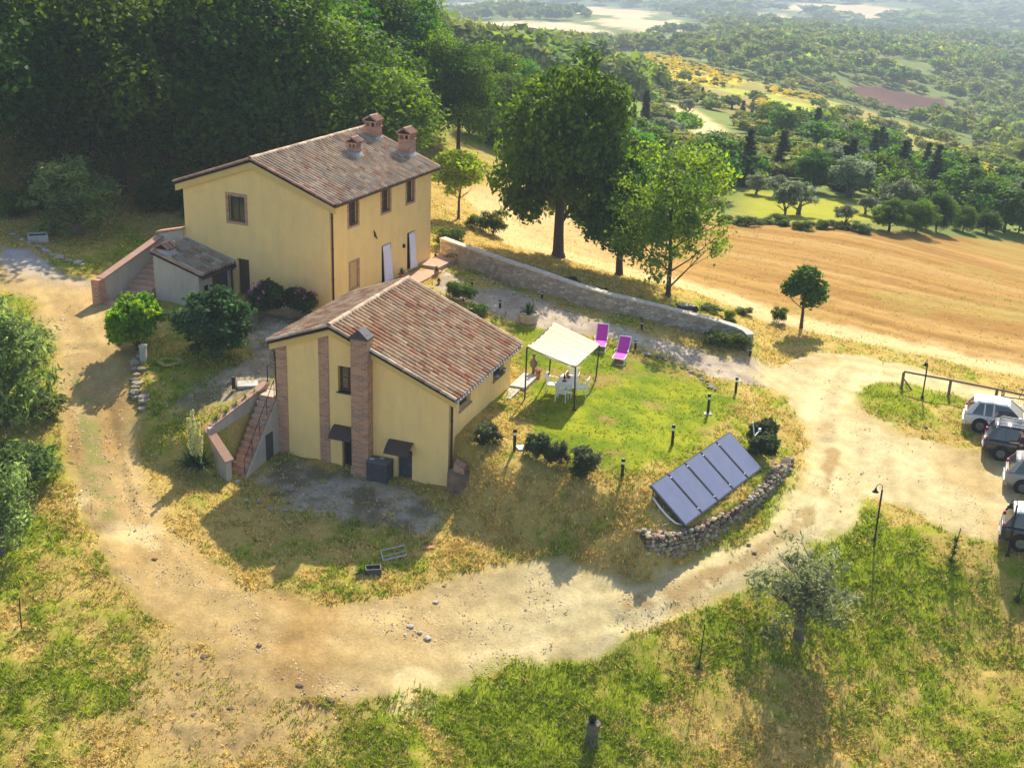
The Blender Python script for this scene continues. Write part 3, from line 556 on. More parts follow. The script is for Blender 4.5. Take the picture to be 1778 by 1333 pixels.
# ground floor window closed by straw blind
blind = mat('straw_blind', (.62, .44, .18), .9, .15, 12)
bl = MB(); face_box(bl, 'R', 1.95, 2.65, -.1, -.06, 1.05, 2.45)
for k in range(7): bl.box(-.06, -.05, 1.95 + k * .1, 1.97 + k * .1, 1.05, 2.45)
w_ = bl.build('window_blind', blind, H1); sb = MB()
for q in ((1.75, 1.95, .95, 2.55), (2.65, 2.85, .95, 2.55), (1.95, 2.65, 2.45, 2.55), (1.95, 2.65, .95, 1.05)): face_box(sb, 'R', q[0], q[1], -.12, .014, q[2], q[3])
sb.build('brick_surround', brk2, w_)
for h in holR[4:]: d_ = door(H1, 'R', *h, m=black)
def curtain(root, y0, y1, z0, z1, m, billow):
    n = 33; rows = 14; V_ = []; F_ = []
    for j in range(rows + 1):
        t = j / rows; z = z1 + (z0 - z1) * t
        for i in range(n):
            u = i / (n - 1); x = .03 + billow * t ** 1.4 * (.5 + .5 * math.sin(u * 2.2 + .6)) + .075 * math.sin(u * 24 + 1.5 * math.sin(t * 3)) * (.5 + .7 * t); V_.append((x, y0 + (y1 - y0) * u * (1 + .3 * t) + .05 * t * math.sin(u * 5), z))
    for j in range(rows):
        for i in range(n - 1): a = j * n + i; F_.append((a, a + 1, a + n + 1, a + n))
    mb = MB(); mb.v = V_; mb.f = F_; mb.c = [None] * len(F_); o = mb.build('door_curtain', m, root, True)
    sm = o.modifiers.new('s', 'SOLIDIFY'); sm.thickness = .008; return o
lilac = mat('lilac_curtain', (.74, .71, .88), .85, .04, 10); whitec = mat('white_curtain', (.74, .74, .84), .85, .04, 10)
curtain(H1, 5.2, 6.05, .5, 2.6, lilac, .10); curtain(H1, 8.12, 8.8, .6, 2.66, whitec, .08)
pipe_down(H1, .09, .12, .0, ZE1 - .05); gutter(H1, e1R[0] + .07, -.25, L1 + .2, e1R[1] - .02)
sc_ = MB(); sc_.hexa([(.01, 4.38, 3.3), (.05, 4.38, 3.3), (.05, 4.56, 3.2), (.01, 4.56, 3.2), (.01, 4.3, 3.62), (.05, 4.3, 3.62), (.05, 4.46, 3.5), (.01, 4.46, 3.5)]); sc_.tube([(.03, 4.3, 3.66), (.03, 4.62, 3.15)], .03, 6); sc_.build('wall_anchor', iron, H1)
wl = MB(); wl.box(.0, .12, 7.45, 7.57, 2.0, 2.2); wl.build('wall_lamp', iron, H1)
for q in ((-3.55, 10.4, 6.95, .72, .95), (-1.4, 10.45, 6.25, .72, 1.15), (-2.6, 6.75, 6.72, .55, .62)): chimney(H1, q[0], q[1], q[2], q[3], q[4])
tp = MB(); tp.box(.02, 1.55, 4.2, 9.3, -.4, .46); tp.box(.02, 1.35, 9.3, 12.2, -.4, .62); tp.build('terrace', pav, H1)
st = MB(); st.box(-5.85, -4.75, -.5, -.02, -.2, .36); st.build('doorstep', conc, H1)
# ---- lean-to room on the gable
AN = thing('lean_to', 'low grey rendered lean-to room with mossy tiled roof against the yellow gable', 'outbuilding', K1, -Y1)
m = MB(); xa, xb, dz, y0 = -8.85, -6.05, 3.0, -2.75
m.prism([(xa, y0, -.5), (xb, y0, -.5), (xb, y0, 2.02), (xa, y0, 2.75)], (0, -y0 - .004, 0)); m.build('wall', gryp, AN)
rfb = MB(); rfb.prism([(xa - .1, y0 - .12, 2.80), (xb + .28, y0 - .12, 1.97), (xb + .28, y0 - .12, 2.05), (xa - .1, y0 - .12, 2.88)], (0, -y0 + .11, 0)); rf = rfb.build('roof', under, AN); rg = random.Random(3)
tb = MB(); vv = np.array([xb - xa + .38, 0, -.83]); tiles(tb, np.array([xa - .1, y0 - .1, 2.88]), (0, 1, 0), vv / np.linalg.norm(vv), 10, np.linalg.norm(vv), (-y0 + .05) / 10, greyed, rg, r=.095)
ridge_tiles(tb, (xa - .05, y0 - .08, 2.92), (xb + .28, y0 - .08, 2.09), rg, rosy, r=.1); tb.build('roof_tiles', tile_m, rf)
fb_ = MB(); fb_.prism([(xa, -.09, 2.9), (xb + .3, -.09, 2.09), (xb + .3, -.09, 2.25), (xa, -.09, 3.06)], (0, .08, 0)); fb_.build('flashing', lead, rf)
g_ = MB(); g_.tube([(xb + .34, y0 - .1, 1.95), (xb + .34, -.1, 1.95)], .07, 8); g_.tube([(xb + .34, -.14, 1.95), (xb + .1, -.14, 1.7), (xb + .1, -.14, .1)], .045, 8); g_.build('gutter', dkmet, AN, True)
dd = MB(); dd.box(xb + .001, xb + .03, -1.65, -.95, .1, 1.85); d_ = dd.build('door', wood, AN); sh_ = MB(); sh_.box(xb + .001, xb + .05, -.9, -.45, .75, 1.75); sh_.build('shutter', slate, AN)
wi = MB(); wi.box(xb + .001, xb + .02, -2.35, -2.05, 1.1, 1.4); wi.build('window', black, AN)
chimney(AN, -8.35, -2.35, 2.6, .62, .12)
# ---- brick-capped outdoor stair left of the lean-to
SW = thing('outdoor_stair', 'outdoor stair between rendered walls with brick coping climbing behind the lean-to', 'stairs', K1, -Y1)
m = MB(); m.prism([(-11.1, -3.4, -.8), (-11.1, -3.4, 1.85), (-9.6, -2.35, 2.85), (-9.35, -.4, 3.3), (-9.35, -.4, -.8)], (-.28, 0, 0))
m = MB()
m.hexa([(-11.0, -4.35, -1), (-10.7, -4.35, -1), (-10.2, -.2, -1), (-10.5, -.2, -1), (-11.0, -4.35, 1.55), (-10.7, -4.35, 1.55), (-10.2, -.2, 2.9), (-10.5, -.2, 2.9)])
m.hexa([(-10.5, -.2, -1), (-10.2, -.2, -1), (-8.95, -.2, -1), (-8.95, .1, -1), (-10.5, -.2, 3.1), (-10.2, -.3, 3.1), (-8.95, -.2, 3.5), (-8.95, .1, 3.5)]); m.build('stair_wall', gryp, SW)
m = MB(); m.hexa([(-11.08, -4.5, 1.56), (-10.62, -4.5, 1.56), (-10.12, -.3, 2.92), (-10.58, -.3, 2.92), (-11.08, -4.5, 1.64), (-10.62, -4.5, 1.64), (-10.12, -.3, 3.0), (-10.58, -.3, 3.0)])
m.hexa([(-10.6, -.34, 3.1), (-8.92, -.34, 3.51), (-8.92, .14, 3.51), (-10.6, .14, 3.1), (-10.6, -.34, 3.19), (-8.92, -.34, 3.6), (-8.92, .14, 3.6), (-10.6, .14, 3.19)]); m.build('brick_coping', cap, SW)
m = MB(); m.box(-11.14, -10.66, -4.85, -4.36, -1, 1.6); m.build('brick_pillar', brk, SW)
m = MB()
for k in range(9): m.box(-10.62, -8.9, -3.6 + k * .33, -.3, .55 + k * .2 - .8, .55 + k * .2)
m.box(-10.62, -8.9, -4.6, -3.61, -.6, .42); m.build('steps', pav, SW)
m = MB(); m.box(-10.0, -7.9, -5.1, -4.7, -1, .25); m.box(-7.9, -7.55, -5.1, -3.0, -1, .2); m.build('planter_wall', gryp, SW)
# ---- small house
H2 = thing('small_house', 'smaller yellow farmhouse with red tiled roof, brick strips and tall brick flue on its gable', 'house', K2, -Y2)
W2, L2, XR2, ZR2, ZER, ZEL, ZB = 8.1, 7.3, -5.4, 3.2, 1.02, 2.18, -3.9
hF2 = [(-5.15, -4.35, .42, 1.6), (-5.0, -4.28, -3.25, -1.6), (-2.36, -1.66, -3.25, -1.72)]
hR2 = [(1.12, 2.4, .0, .82), (5.05, 6.35, -.02, .80)]
m = MB(); walls(m, W2, L2, XR2, ZR2, ZER, ZEL, ZB, hF2, hR2, .3); m.build('wall', yel, H2)
rf2, s2, _, e2R, e2L = gable_roof(H2, W2, XR2, ZR2 + .14, L2, ZER + .14, ZEL + .14, .38, .32, .26, .3, redish, .295, vergecol=cream, name='roof')
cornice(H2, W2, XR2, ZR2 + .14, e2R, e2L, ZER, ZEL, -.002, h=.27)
def top2(x): return ZR2 - (ZR2 - ZER) / (-XR2) * (x - XR2) if x > XR2 else ZR2 - (ZR2 - ZEL) / (XR2 + W2) * (XR2 - x)
for x0, x1 in ((-8.13, -7.62), (-6.05, -5.58)):
    m = MB(); m.hexa([(x0, -.05, ZB), (x1, -.05, ZB), (x1, .05, ZB), (x0, .05, ZB), (x0, -.05, top2(x0 + .1) - .2), (x1, -.05, top2(x1) - .2), (x1, .05, top2(x1) - .2), (x0, .05, top2(x0 + .1) - .2)]); m.build('brick_strip', brk2, H2)
m = MB(); m.box(-8.16, -8.1001, .05, .7, ZB, 1.9); m.build('brick_strip', brk2, H2)
m = MB(); m.box(-4.28, -3.5, -.5, -.003, ZB, 3.1); ch = m.build('chimney', brk, H2); m = MB()
m.box(-4.33, -3.45, -.55, .02, 3.1, 3.17); m.prism([(-4.33, -.56, 3.17), (-3.45, -.56, 3.17), (-3.89, -.56, 3.55)], (0, .6, 0)); m.box(-4.2, -3.58, -.42, -.1, 3.0, 3.3)
m.build('chimney_cap', slate, ch)
m = MB(); m.hexa([(-4.42, -.6, ZB), (-3.36, -.6, ZB), (-3.36, -.002, ZB), (-4.42, -.002, ZB), (-4.3, -.52, -2.7), (-3.48, -.52, -2.7), (-3.48, -.002, -2.7), (-4.3, -.002, -2.7)]); m.build('chimney_foot', brk, ch)
window(H2, 'F', *hF2[0], rec=.2)
sl2 = MB(); sl2.box(-5.2, -4.3, -.06, .19, .36, .42); sl2.build('window_sill', slate, H2)
for h in hR2:
    w_ = window(H2, 'R', *h, rec=.2); q = MB(); q.box(-.19, .06, h[0] - .06, h[1] + .06, h[2] - .09, h[2] - .001); q.build('window_sill', brk, w_)
bx = MB(); rg = random.Random(5)
for k in range(14): bx.blob((.12, 5.25 + k * .07, .12 + rg.uniform(-.03, .12)), (.09, .07, .07), k, rg.choice([(.15, .2, .4), (.10, .18, .05), (.5, .5, .6), (.08, .14, .04)]))
bx.build('window_flowers', attrmat('flowers', transl=.1), H2)
door(H2, 'F', *hF2[1], m=black); door(H2, 'F', *hF2[2], m=slate, frame=slate)
def canopy(x0, x1, z):
    mb = MB(); K = 6; prev = None
    for k in range(K):
        a, b = k / K, (k + 1) / K
        f = lambda t: (-.02 - .62 * t, z - .42 * t ** 1.7)
        (ya, za), (yb, zb) = f(a), f(b)
        mb.hexa([(x0, yb, zb - .025), (x1, yb, zb - .025), (x1, ya, za - .025), (x0, ya, za - .025), (x0, yb, zb), (x1, yb, zb), (x1, ya, za), (x0, ya, za)])
    cn = mb.build('door_canopy', dkmet, H2)
    for x in (x0 + .05, x1 - .05): br = MB(); br.tube([(x, -.01, z - .55), (x, -.55, z - .40)], .018, 6); br.build('bracket', iron, cn)
canopy(-5.35, -4.29, -1.12); canopy(-2.72, -1.58, -1.32)
pipe_down(H2, .1, .1, ZB + .2, ZER - .05); gutter(H2, e2R[0] + .07, -.28, L2 + .3, e2R[1] - .02, lead)
m = MB(); m.box(-8.62, -8.55, -.1, 2.5, -2.2, -.3)
m = MB(); m.tube([(-8.3, .1, 1.7), (-8.24, .1, 1.2), (-8.24, .1, -2.9)], .045, 8); m.build('downpipe', dkmet, H2, True)
m = MB(); m.box(-.02, .75, 7.34, 9.2, -1.5, -1.02); m.box(.0, .55, 5.9, 7.2, -1.5, -1.08); m.build('doorstep', conc, H2)
# grey storage box between flue and right cellar door
TK = thing('oil_tank', 'dark grey boxy tank standing between the tall brick flue and the right cellar door', 'tank', l2w(K2, Y2, -2.98, -.42, -3.2), -Y2)
m = MB(); m.box(-.48, .48, -.33, .33, .08, .95); 
for x in (-.3, -.1, .1, .3): m.box(x - .03, x + .03, -.345, -.331, .12, .9)
m.box(-.5, .5, -.35, .35, .4, .44); m.box(-.42, .42, -.28, .28, 0, .08); m.build('tank_body', slate, TK)
m = MB(); m.box(-.5, .5, -.35, .35, .951, .985); m.lathe([(0, 1.03), (.08, 1.03), (.09, .986)], 12, (.2, 0, 0)); m.build('lid', mat('grey_lid', (.12, .12, .13), .6), TK)
for k, (x, y) in enumerate(((-.32, -.1), (.05, .12))): m = MB(); m.blob((x, y, 1.03), (.12, .09, .05), k); m.build('stone', conc, TK)
# masonry block at the right corner
SB = thing('masonry_block', 'rough brown masonry block with loose brick on top at the small house corner', 'block', l2w(K2, Y2, .62, .05, -3.25), -Y2)
m = MB(); m.hexa([(-.5, -.45, -.3), (.65, -.45, -.3), (.45, .5, -.3), (-.5, .5, -.3), (-.5, -.4, 1.0), (.55, -.38, .75), (.45, .5, 1.1), (-.5, .5, 1.2)]); m.build('block', mat('brown_render', (.23, .15, .10), .95, .4, 2.5, .5), SB)
m = MB(); m.hexa([(-.3, -.2, 1.02), (.2, -.2, .96), (.2, .2, 1.0), (-.3, .2, 1.1), (-.3, -.2, 1.4), (.15, -.2, 1.25), (.15, .2, 1.3), (-.3, .2, 1.45)]); m.build('brick', brk2, SB)
# ---- garden stair of the small house
GS = thing('garden_stair', 'brick steps rising beside the small house between walls with brick coping', 'stairs', K2, -Y2)
n = 13; m = MB(); z0, z1 = -3.25, -.32
for k in range(n):
    t = k / n; ya = -2.9 + 2.95 * t; m.box(-8.95, -8.2, ya, .6, z0 - .5, z0 + (z1 - z0) * (k + 1) / n)
m.build('steps', brk2, GS); m = MB(); m.box(-9.0, -8.18, .6, 2.3, -1.5, -.30); m.build('landing', pav, GS)
m = MB(); m.prism([(-8.19, -2.85, -3.8), (-8.19, -.002, -3.8), (-8.19, -.002, -.45), (-8.19, -2.85, -3.15)], (.07, 0, 0)); m.build('stair_side', gryp, GS)
m = MB(); m.box(-8.119, -8.10, -1.15, -.55, -3.3, -1.75); m.build('cupboard_door', slate, GS)
m = MB(); 
m.hexa([(-9.85, -2.95, -4), (-9.65, -3.05, -4), (-8.96, .6, -4), (-9.2, .6, -4), (-9.85, -2.95, -.98), (-9.65, -3.05, -.98), (-8.96, .6, -.1), (-9.2, .6, -.1)])
m.hexa([(-9.83, -3.02, -4), (-8.62, -3.5, -4), (-8.52, -3.25, -4), (-9.75, -2.8, -4), (-9.83, -3.02, -1.0), (-8.62, -3.5, -2.15), (-8.52, -3.25, -2.15), (-9.75, -2.8, -1.0)]); m.build('stair_wall', gryp, GS)
m = MB(); m.hexa([(-9.92, -2.8, -.97), (-9.6, -2.8, -.97), (-8.9, .65, -.09), (-9.26, .65, -.09), (-9.92, -2.8, -.90), (-9.6, -2.8, -.90), (-8.9, .65, -.02), (-9.26, .65, -.02)])
m.hexa([(-9.95, -3.08, -.99), (-8.58, -3.62, -2.14), (-8.42, -3.2, -2.14), (-9.8, -2.7, -.99), (-9.95, -3.08, -.91), (-8.58, -3.62, -2.06), (-8.42, -3.2, -2.06), (-9.8, -2.7, -.91)]); m.build('brick_coping', cap, GS)
m = MB(); m.tube([(-8.24, -2.7, -2.3), (-8.24, -.1, .45)], .018, 6)
for k in range(5): y = -2.7 + k * .65; m.tube([(-8.24, y, -3.1 + k * .66 + .1), (-8.24, y, -2.3 + k * .69)], .014, 6)
m.tube([(-9.0, .65, -.2), (-9.0, .65, .75), (-8.24, .65, .75), (-8.24, .65, -.3)], .025, 6); m.build('railing', iron, GS)
# ------------------------------------------------------------------ vegetation
def leaves(n_lobes, per, env, lobe_r, leaf, pal, seed, squash=.8, up=.35, shell=(.55, 1.08), elong=1.6, stems=None):
    """leaf clumps; env(rg)-> lobe centre"""
    rg = np.random.default_rng(seed); Vs = []; Cs = []
    for i in range(n_lobes):
        c = np.array(env(rg)); r = lobe_r * rg.uniform(.65, 1.3); k = int(per * (r / lobe_r) ** 2)
        d = rg.normal(size=(k, 3)); d[:, 2] += up; d /= np.linalg.norm(d, axis=1)[:, None]
        rad = r * rg.uniform(*shell, size=(k, 1)); wob = 1 + .25 * np.sin(d[:, :1] * 7 + i) * np.cos(d[:, 1:2] * 6 + i * 2)
        p = c + d * rad * wob * np.array([1, 1, squash])
        nrm = d + rg.normal(size=(k, 3)) * .7 + np.array([0, 0, .3]); nrm /= np.linalg.norm(nrm, axis=1)[:, None]
        a = np.cross(nrm, rg.normal(size=(k, 3))); a /= np.linalg.norm(a, axis=1)[:, None]; b = np.cross(nrm, a)
        s = leaf * rg.uniform(.6, 1.35, size=(k, 1)); a *= s * elong * .5; b *= s * .5
        Vs.append(np.stack([p - a, p - b * .9 + a * .1 - nrm * s * .12, p + a, p + b * .9 + a * .1 - nrm * s * .12], 1).reshape(-1, 3))
        base = np.array(pal[0]) + (np.array(pal[1]) - np.array(pal[0])) * rg.uniform(0, 1); cc = base * rg.uniform(.7, 1.35, size=(k, 1)) * rg.uniform(.85, 1.15)
        Cs.append(np.repeat(cc, 4, 0))
    V_ = np.concatenate(Vs); return V_, np.arange(len(V_)).reshape(-1, 4), np.concatenate(Cs)
def ell(cz, rx, rz, lo=.45, hi=.95, top=1.0, low=-1):
    def f(rg):
        while True:
            d = rg.normal(size=3); d /= np.linalg.norm(d)
            if d[2] > low: break
        q = rg.uniform(lo, hi); t = 1 - (max(0, d[2]) * (1 - top)); return (d[0] * rx * q * t, d[1] * rx * q * t, cz + d[2] * rz * q)
    return f
def trunk_mb(h, r, seed, forks=5, spread=.25, start=.35, lean=0, multi=1, top=.8):
    rg = random.Random(seed); mb = MB()
    for s in range(multi):
        bx_, by_ = (0, 0) if multi == 1 else (rg.uniform(-.04, .04) * h, rg.uniform(-.04, .04) * h)
        lx, ly = (lean + rg.uniform(-.02, .02), rg.uniform(-.03, .03)) if multi == 1 else (rg.uniform(-.3, .3), rg.uniform(-.3, .3))
        P = [(bx_ + lx * h * t * t + rg.uniform(-.008, .008) * h, by_ + ly * h * t * t, h * t * top) for t in (0, .04, .15, .3, .5, .75, 1)]
        mb.tube(P, [r * 1.5, r * 1.1, r * .95, r * .85, r * .62, r * .35, r * .1], 9)
        for k in range(forks):
            t = start + (1 - start) * (k + .3) / forks * .85; i = max(j for j, q in enumerate((0, .04, .15, .3, .5, .75, 1)) if q <= t); p = np.array(P[i]); 
            p = p + (np.array(P[min(i + 1, 6)]) - p) * .3; a = k * 2.4 + rg.uniform(-.5, .5); d = np.array([math.cos(a), math.sin(a), 0]); L_ = h * spread * rg.uniform(.7, 1.2) * (1.2 - .5 * t)
            q1 = p + d * L_ * .45 + np.array([0, 0, L_ * .35]); q2 = p + d * L_ + np.array([0, 0, L_ * rg.uniform(.5, 1.0)])
            mb.tube([p, q1, q2], [r * .42 * (1.15 - t * .6), r * .26, r * .08], 6)
            for e in (-.6, .6): mb.tube([q1, q1 + np.array([math.cos(a + e), math.sin(a + e), .7]) * L_ * .5], [r * .16, r * .04], 5)
    return mb
PROTO = {}
def proto(kind, seed=0):
    key = (kind, seed)
    if key in PROTO: return PROTO[key]
    G1 = ((.034, .085, .012), (.10, .185, .02)); dark = ((.022, .045, .012), (.055, .095, .02))
    sd = seed * 31 + 5; bk = bark
    if kind == 'oak': v = leaves(170, 180, ell(.55, .37, .40, .3, 1.0, .80, -.9), .085, .0185, G1, sd); tr = trunk_mb(1, .028, sd, 9, .30, .22)
    elif kind == 'forest': v = leaves(64, 470, ell(.53, .40, .43, .45, 1.0, .85, -.9), .135, .0165, G1, sd, shell=(.75, 1.1), up=.5); tr = trunk_mb(1, .02, sd, 6, .25, .3)
    elif kind == 'ash': v = leaves(130, 72, ell(.52, .36, .45, .2, 1.0, .8, -.95), .075, .0165, ((.12, .20, .03), (.25, .31, .045)), sd, shell=(.2, 1.25)); tr = trunk_mb(1, .014, sd, 12, .30, .12)
    elif kind == 'round': v = leaves(46, 150, ell(.64, .27, .32, .3, .95, .8, -.8), .10, .030, ((.20, .37, .03), (.36, .50, .05)), sd); tr = trunk_mb(1, .016, sd, 7, .22, .35)
    elif kind == 'young_oak': v = leaves(44, 130, ell(.64, .24, .32, .3, .95, .75, -.8), .095, .034, ((.05, .11, .015), (.10, .17, .025)), sd); tr = trunk_mb(1, .02, sd, 7, .22, .32, .03)
    elif kind == 'olive': v = leaves(60, 110, ell(.62, .42, .33, .2, 1.0, .85, -.7), .11, .026, ((.10, .13, .07), (.22, .26, .15)), sd, elong=2.8, shell=(.2, 1.15)); tr = trunk_mb(1, .03, sd, 5, .34, .25, 0, 3, .7); bk = barkg
    elif kind == 'old_olive': v = leaves(75, 50, ell(.50, .48, .50, .15, 1.05, .9, -.95), .10, .022, ((.16, .20, .09), (.36, .40, .22)), sd, elong=3.0, shell=(.05, 1.5)); tr = trunk_mb(1, .045, sd, 14, .34, .2, .02, 1, .8); bk = barkg
    elif kind == 'shade_olive': v = leaves(95, 75, ell(.50, .47, .48, .2, 1.0, .9, -.95), .10, .022, ((.10, .16, .045), (.24, .31, .11)), sd, elong=2.8, shell=(.05, 1.45)); tr = trunk_mb(1, .03, sd, 9, .34, .2, 0, 2, .8); bk = barkg
    elif kind == 'cypress':
        v = leaves(90, 90, lambda rg: (lambda t, a: (.085 * (1 - t) ** .6 * min(1, (t + .12) * 5) * math.cos(a) * .7, .085 * (1 - t) ** .6 * min(1, (t + .12) * 5) * math.sin(a) * .7, .04 + .93 * t))(rg.uniform(0, 1), rg.uniform(0, 6.3)), .042, .018, ((.018, .035, .012), (.035, .055, .018)), sd, squash=1.7, up=.2); tr = trunk_mb(1, .014, sd, 0)
    elif kind == 'fir':
        v = leaves(110, 70, lambda rg: (lambda t, a, q: (.27 * (1 - t) ** 1.0 * q * math.cos(a), .27 * (1 - t) * q * math.sin(a), .06 + .9 * t))(rg.uniform(0, 1) ** 1.4, rg.uniform(0, 6.3), rg.uniform(.3, 1)), .055, .022, ((.016, .035, .016), (.03, .055, .022)), sd, squash=.55, up=.1); tr = trunk_mb(1, .018, sd, 0)
    elif kind == 'bush' and seed == 4: v = leaves(60, 150, ell(.5, .42, .46, .3, .95, .9, -.8), .13, .045, ((.18, .34, .02), (.36, .48, .04)), sd); tr = trunk_mb(.6, .03, sd, 6, .5, .1)
    elif kind == 'bush' and seed == 5: v = leaves(70, 150, ell(.5, .46, .48, .3, .95, .9, -.8), .13, .040, ((.03, .07, .025), (.07, .13, .045)), sd); tr = trunk_mb(.6, .03, sd, 6, .5, .1)
    elif kind == 'bush' and seed == 6: v = leaves(60, 80, ell(.45, .5, .45, .2, 1.0, .9, -.6), .16, .05, ((.09, .15, .035), (.22, .28, .08)), sd, elong=2.6, shell=(.1, 1.3)); tr = trunk_mb(.5, .03, sd, 4, .5, .2)
    elif kind == 'bush': v = leaves(30, 120, ell(.42, .46, .42, .3, 1.15, .9, -.5), .15, .045, ((.05, .10, .018), (.13, .18, .03)), sd, shell=(.3, 1.25)); tr = trunk_mb(.5, .03, sd, 4, .5, .2)
    elif kind == 'mid': v = leaves(34, 46, ell(.52, .38, .40, .35, .95, .85, -.8), .17, .055, G1, sd); tr = trunk_mb(1, .022, sd, 3, .22, .3)
    elif kind == 'midshrub': v = leaves(22, 50, ell(.4, .6, .42, .3, .95, .9, -.4), .24, .075, G1, sd); tr = trunk_mb(.5, .03, sd, 3, .4, .3)
    m = leaf_m; me = npmesh(kind + '_crown', v[0], v[1], v[2], m)
    tm = bpy.data.meshes.new(kind + '_trunk'); tm.from_pydata(tr.v, [], tr.f); tm.materials.append(bk)
    PROTO[key] = (me, tm); return PROTO[key]
def tree(kind, name, label, cat, pos, h, wid=1.0, seed=0, rz=None, group=None, crown='crown', sink=.1):
    me, tm = proto(kind, seed); rz = random.uniform(0, 6.28) if rz is None else rz
    t = thing(name, label, cat, (pos[0], pos[1], pos[2] - sink), rz, group); t.scale = (h * wid, h * wid, h)
    c = link(crown, me, t); u = link('trunk' if name not in ('shrub', 'bush', 'oleander', 'rosemary_bush') else 'stem', tm, t); return t
def tpx(kind, name, label, cat, px_, py_, hpx, wid=1.0, seed=0, group=None, rz=None):
    p = G(px_, py_); h = hpx / pxm(p) / .96; return tree(kind, name, label, cat, p, h, wid, seed, rz, group)
# the wood behind the main house
fr = random.Random(11); rows = []
def fz(x, y): return hz(x, y)
FG = 'trees of the wood behind the main house'
spots = []
for r_i, d in enumerate((88, 97, 107, 119, 133)):
    a0, a1 = (-23.5, -7.5) if r_i < 2 else (-23.5, -5.5 - (r_i - 2) * .2)
    k = int((a1 - a0) / (4.9 - r_i * .4))
    for i in range(k + 1):
        a = a0 + (a1 - a0) * (i + .5 * (r_i % 2)) / k + fr.uniform(-.5, .5)
        if a > a1 + .6: continue
        spots.append((R_(a), d + fr.uniform(-2.5, 2.5), r_i))
big = {(0): 'front row'}
for a, d, r_i in spots:
    x, y = d * math.sin(a), d * math.cos(a); h = fr.uniform(11, 13.5) + r_i * .5 + (3 if a < R_(-12) and r_i < 2 else 0)
    if a > R_(-9.5): h *= .86
    if a > R_(-7.5): h *= .8
    tree('forest', 'forest_tree', 'tall broad oak with dark green crown in the first rows of the dense wood' if r_i < 2 else 'tall leafy oak deep in the dense wood with sunlit green top', 'tree', (x, y, fz(x, y)), h, fr.uniform(1.1, 1.35), fr.randrange(5), group=FG + (', first rows' if r_i < 2 else ', deeper rows'))
for (px_, py_, hpx, w, lb) in ((795,262,180,.95,'dense dark oak filling the gap between the wood and the large oak'), (745,240,185,.9,'tall dark oak behind the brick chimneys of the main house'), (868,250,125,1.1,'light green leafy tree rising left of the large oak'), (838,215,140,1.0,'leafy tree with bright crown above the far farmhouse edge'), (905,215,110,.9,'small bright tree squeezed behind the left shoulder of the large oak'),
   (700,215,222,1.0,'oak with bright lobed crown at the right end of the wood'), (650,205,240,1.05,'oak behind the main house ridge with dark lobed crown')):
    tpx('forest', 'forest_tree', lb, 'tree', px_, py_, hpx, w, fr.randrange(5))
# scrub under the wood edge
for i in range(26):
    a = R_(fr.uniform(-23, -9)); d = fr.uniform(80, 86); x, y = d * math.sin(a), d * math.cos(a); tree('bush', 'shrub', 'dim green undergrowth shrub at the foot of the dense wood', 'shrub', (x, y, fz(x, y)), fr.uniform(1.2, 2.8), fr.uniform(.9, 1.5), fr.randrange(3), group='undergrowth at the wood edge', crown='foliage')
# named garden trees
tpx('oak', 'large_oak', 'largest dark oak standing beyond the stone wall at the field edge', 'tree', 967, 445, 350, .9, 1, rz=.6)
tpx('oak', 'oak_tree', 'small dark oak with forked trunk right of the largest oak', 'tree', 1075, 477, 215, 1.0, 2, rz=2.2)
tpx('ash', 'ash_tree', 'airy light green tree with slim trunk rising from the stone wall', 'tree', 1158, 514, 285, 1.0, 1, rz=.3)
tpx('round', 'lime_tree', 'small rounded yellow green tree right behind the main house', 'tree', 797, 380, 128, 1.15, 1)
tpx('young_oak', 'young_oak', 'young green oak alone at the edge of the stubble field', 'tree', 1390, 568, 118, 1.25, 1)
tpx('old_olive', 'olive_tree', 'old olive tree with thick trunk in the lower meadow by the track', 'tree', 1386, 1104, 180, 1.0, 1)
tpx('shade_olive', 'olive_tree', 'silvery olive tree at the left picture edge beside the track bend', 'tree', 8, 740, 240, .85, 2)
tpx('shade_olive', 'olive_tree', 'pale green olive bush low at the left picture edge, cut by the frame', 'tree', 6, 960, 175, .85, 4)
tpx('bush', 'shrub', 'loose pale green shrub filling the gap between the two left edge olives', 'shrub', 30, 850, 95, 1.3, 6)
tpx('bush', 'shrub', 'low weedy shrub right of the big left edge olive trunk', 'shrub', 72, 720, 50, 1.6, 6)
tpx('shade_olive', 'olive_tree', 'wide silvery olive tree on the shaded grass before the wood', 'tree', 128, 408, 128, 1.3, 3)
tpx('bush', 'shrub', 'round green shrub behind the field edge near the largest oak', 'shrub', 857, 408, 50, 1.0, 1); tpx('bush', 'shrub', 'low dark shrub left of the round one behind the stone wall', 'shrub', 826, 396, 28, 1.4, 2)
tpx('bush', 'fig_tree', 'bright yellow green bushy tree before the outdoor stair', 'tree', 240, 606, 112, .95, 4)
tpx('bush', 'laurel_tree', 'dark glossy round laurel tree before the lean-to', 'tree', 372, 622, 128, 1.1, 5)
olf = npmesh('x', *leaves(40, 120, ell(.45, .42, .45, .2, .9, .9, -.5), .15, .05, ((.035, .06, .02), (.07, .10, .035)), 91, elong=2.6)[:3], leaf_m)
flo = npmesh('y', *leaves(9, 10, ell(.5, .44, .46, .8, 1.0, .9, -.1), .09, .05, ((.45, .10, .30), (.60, .18, .42)), 92)[:3], leafn)
for px_, py_, hp, lb, zr in ((463,552,72,'flowering pink oleander in the corner nearer the gable door',1.3), (519,552,62,'flowering pink oleander nearer the front corner of the main house',4.0)):
    p = G(px_, py_); h = hp / pxm(p); t = thing('oleander', lb, 'shrub', p, zr); t.scale = (h * 1.1, h * 1.1, h); link('foliage', olf, t); link('flowers', flo, t)
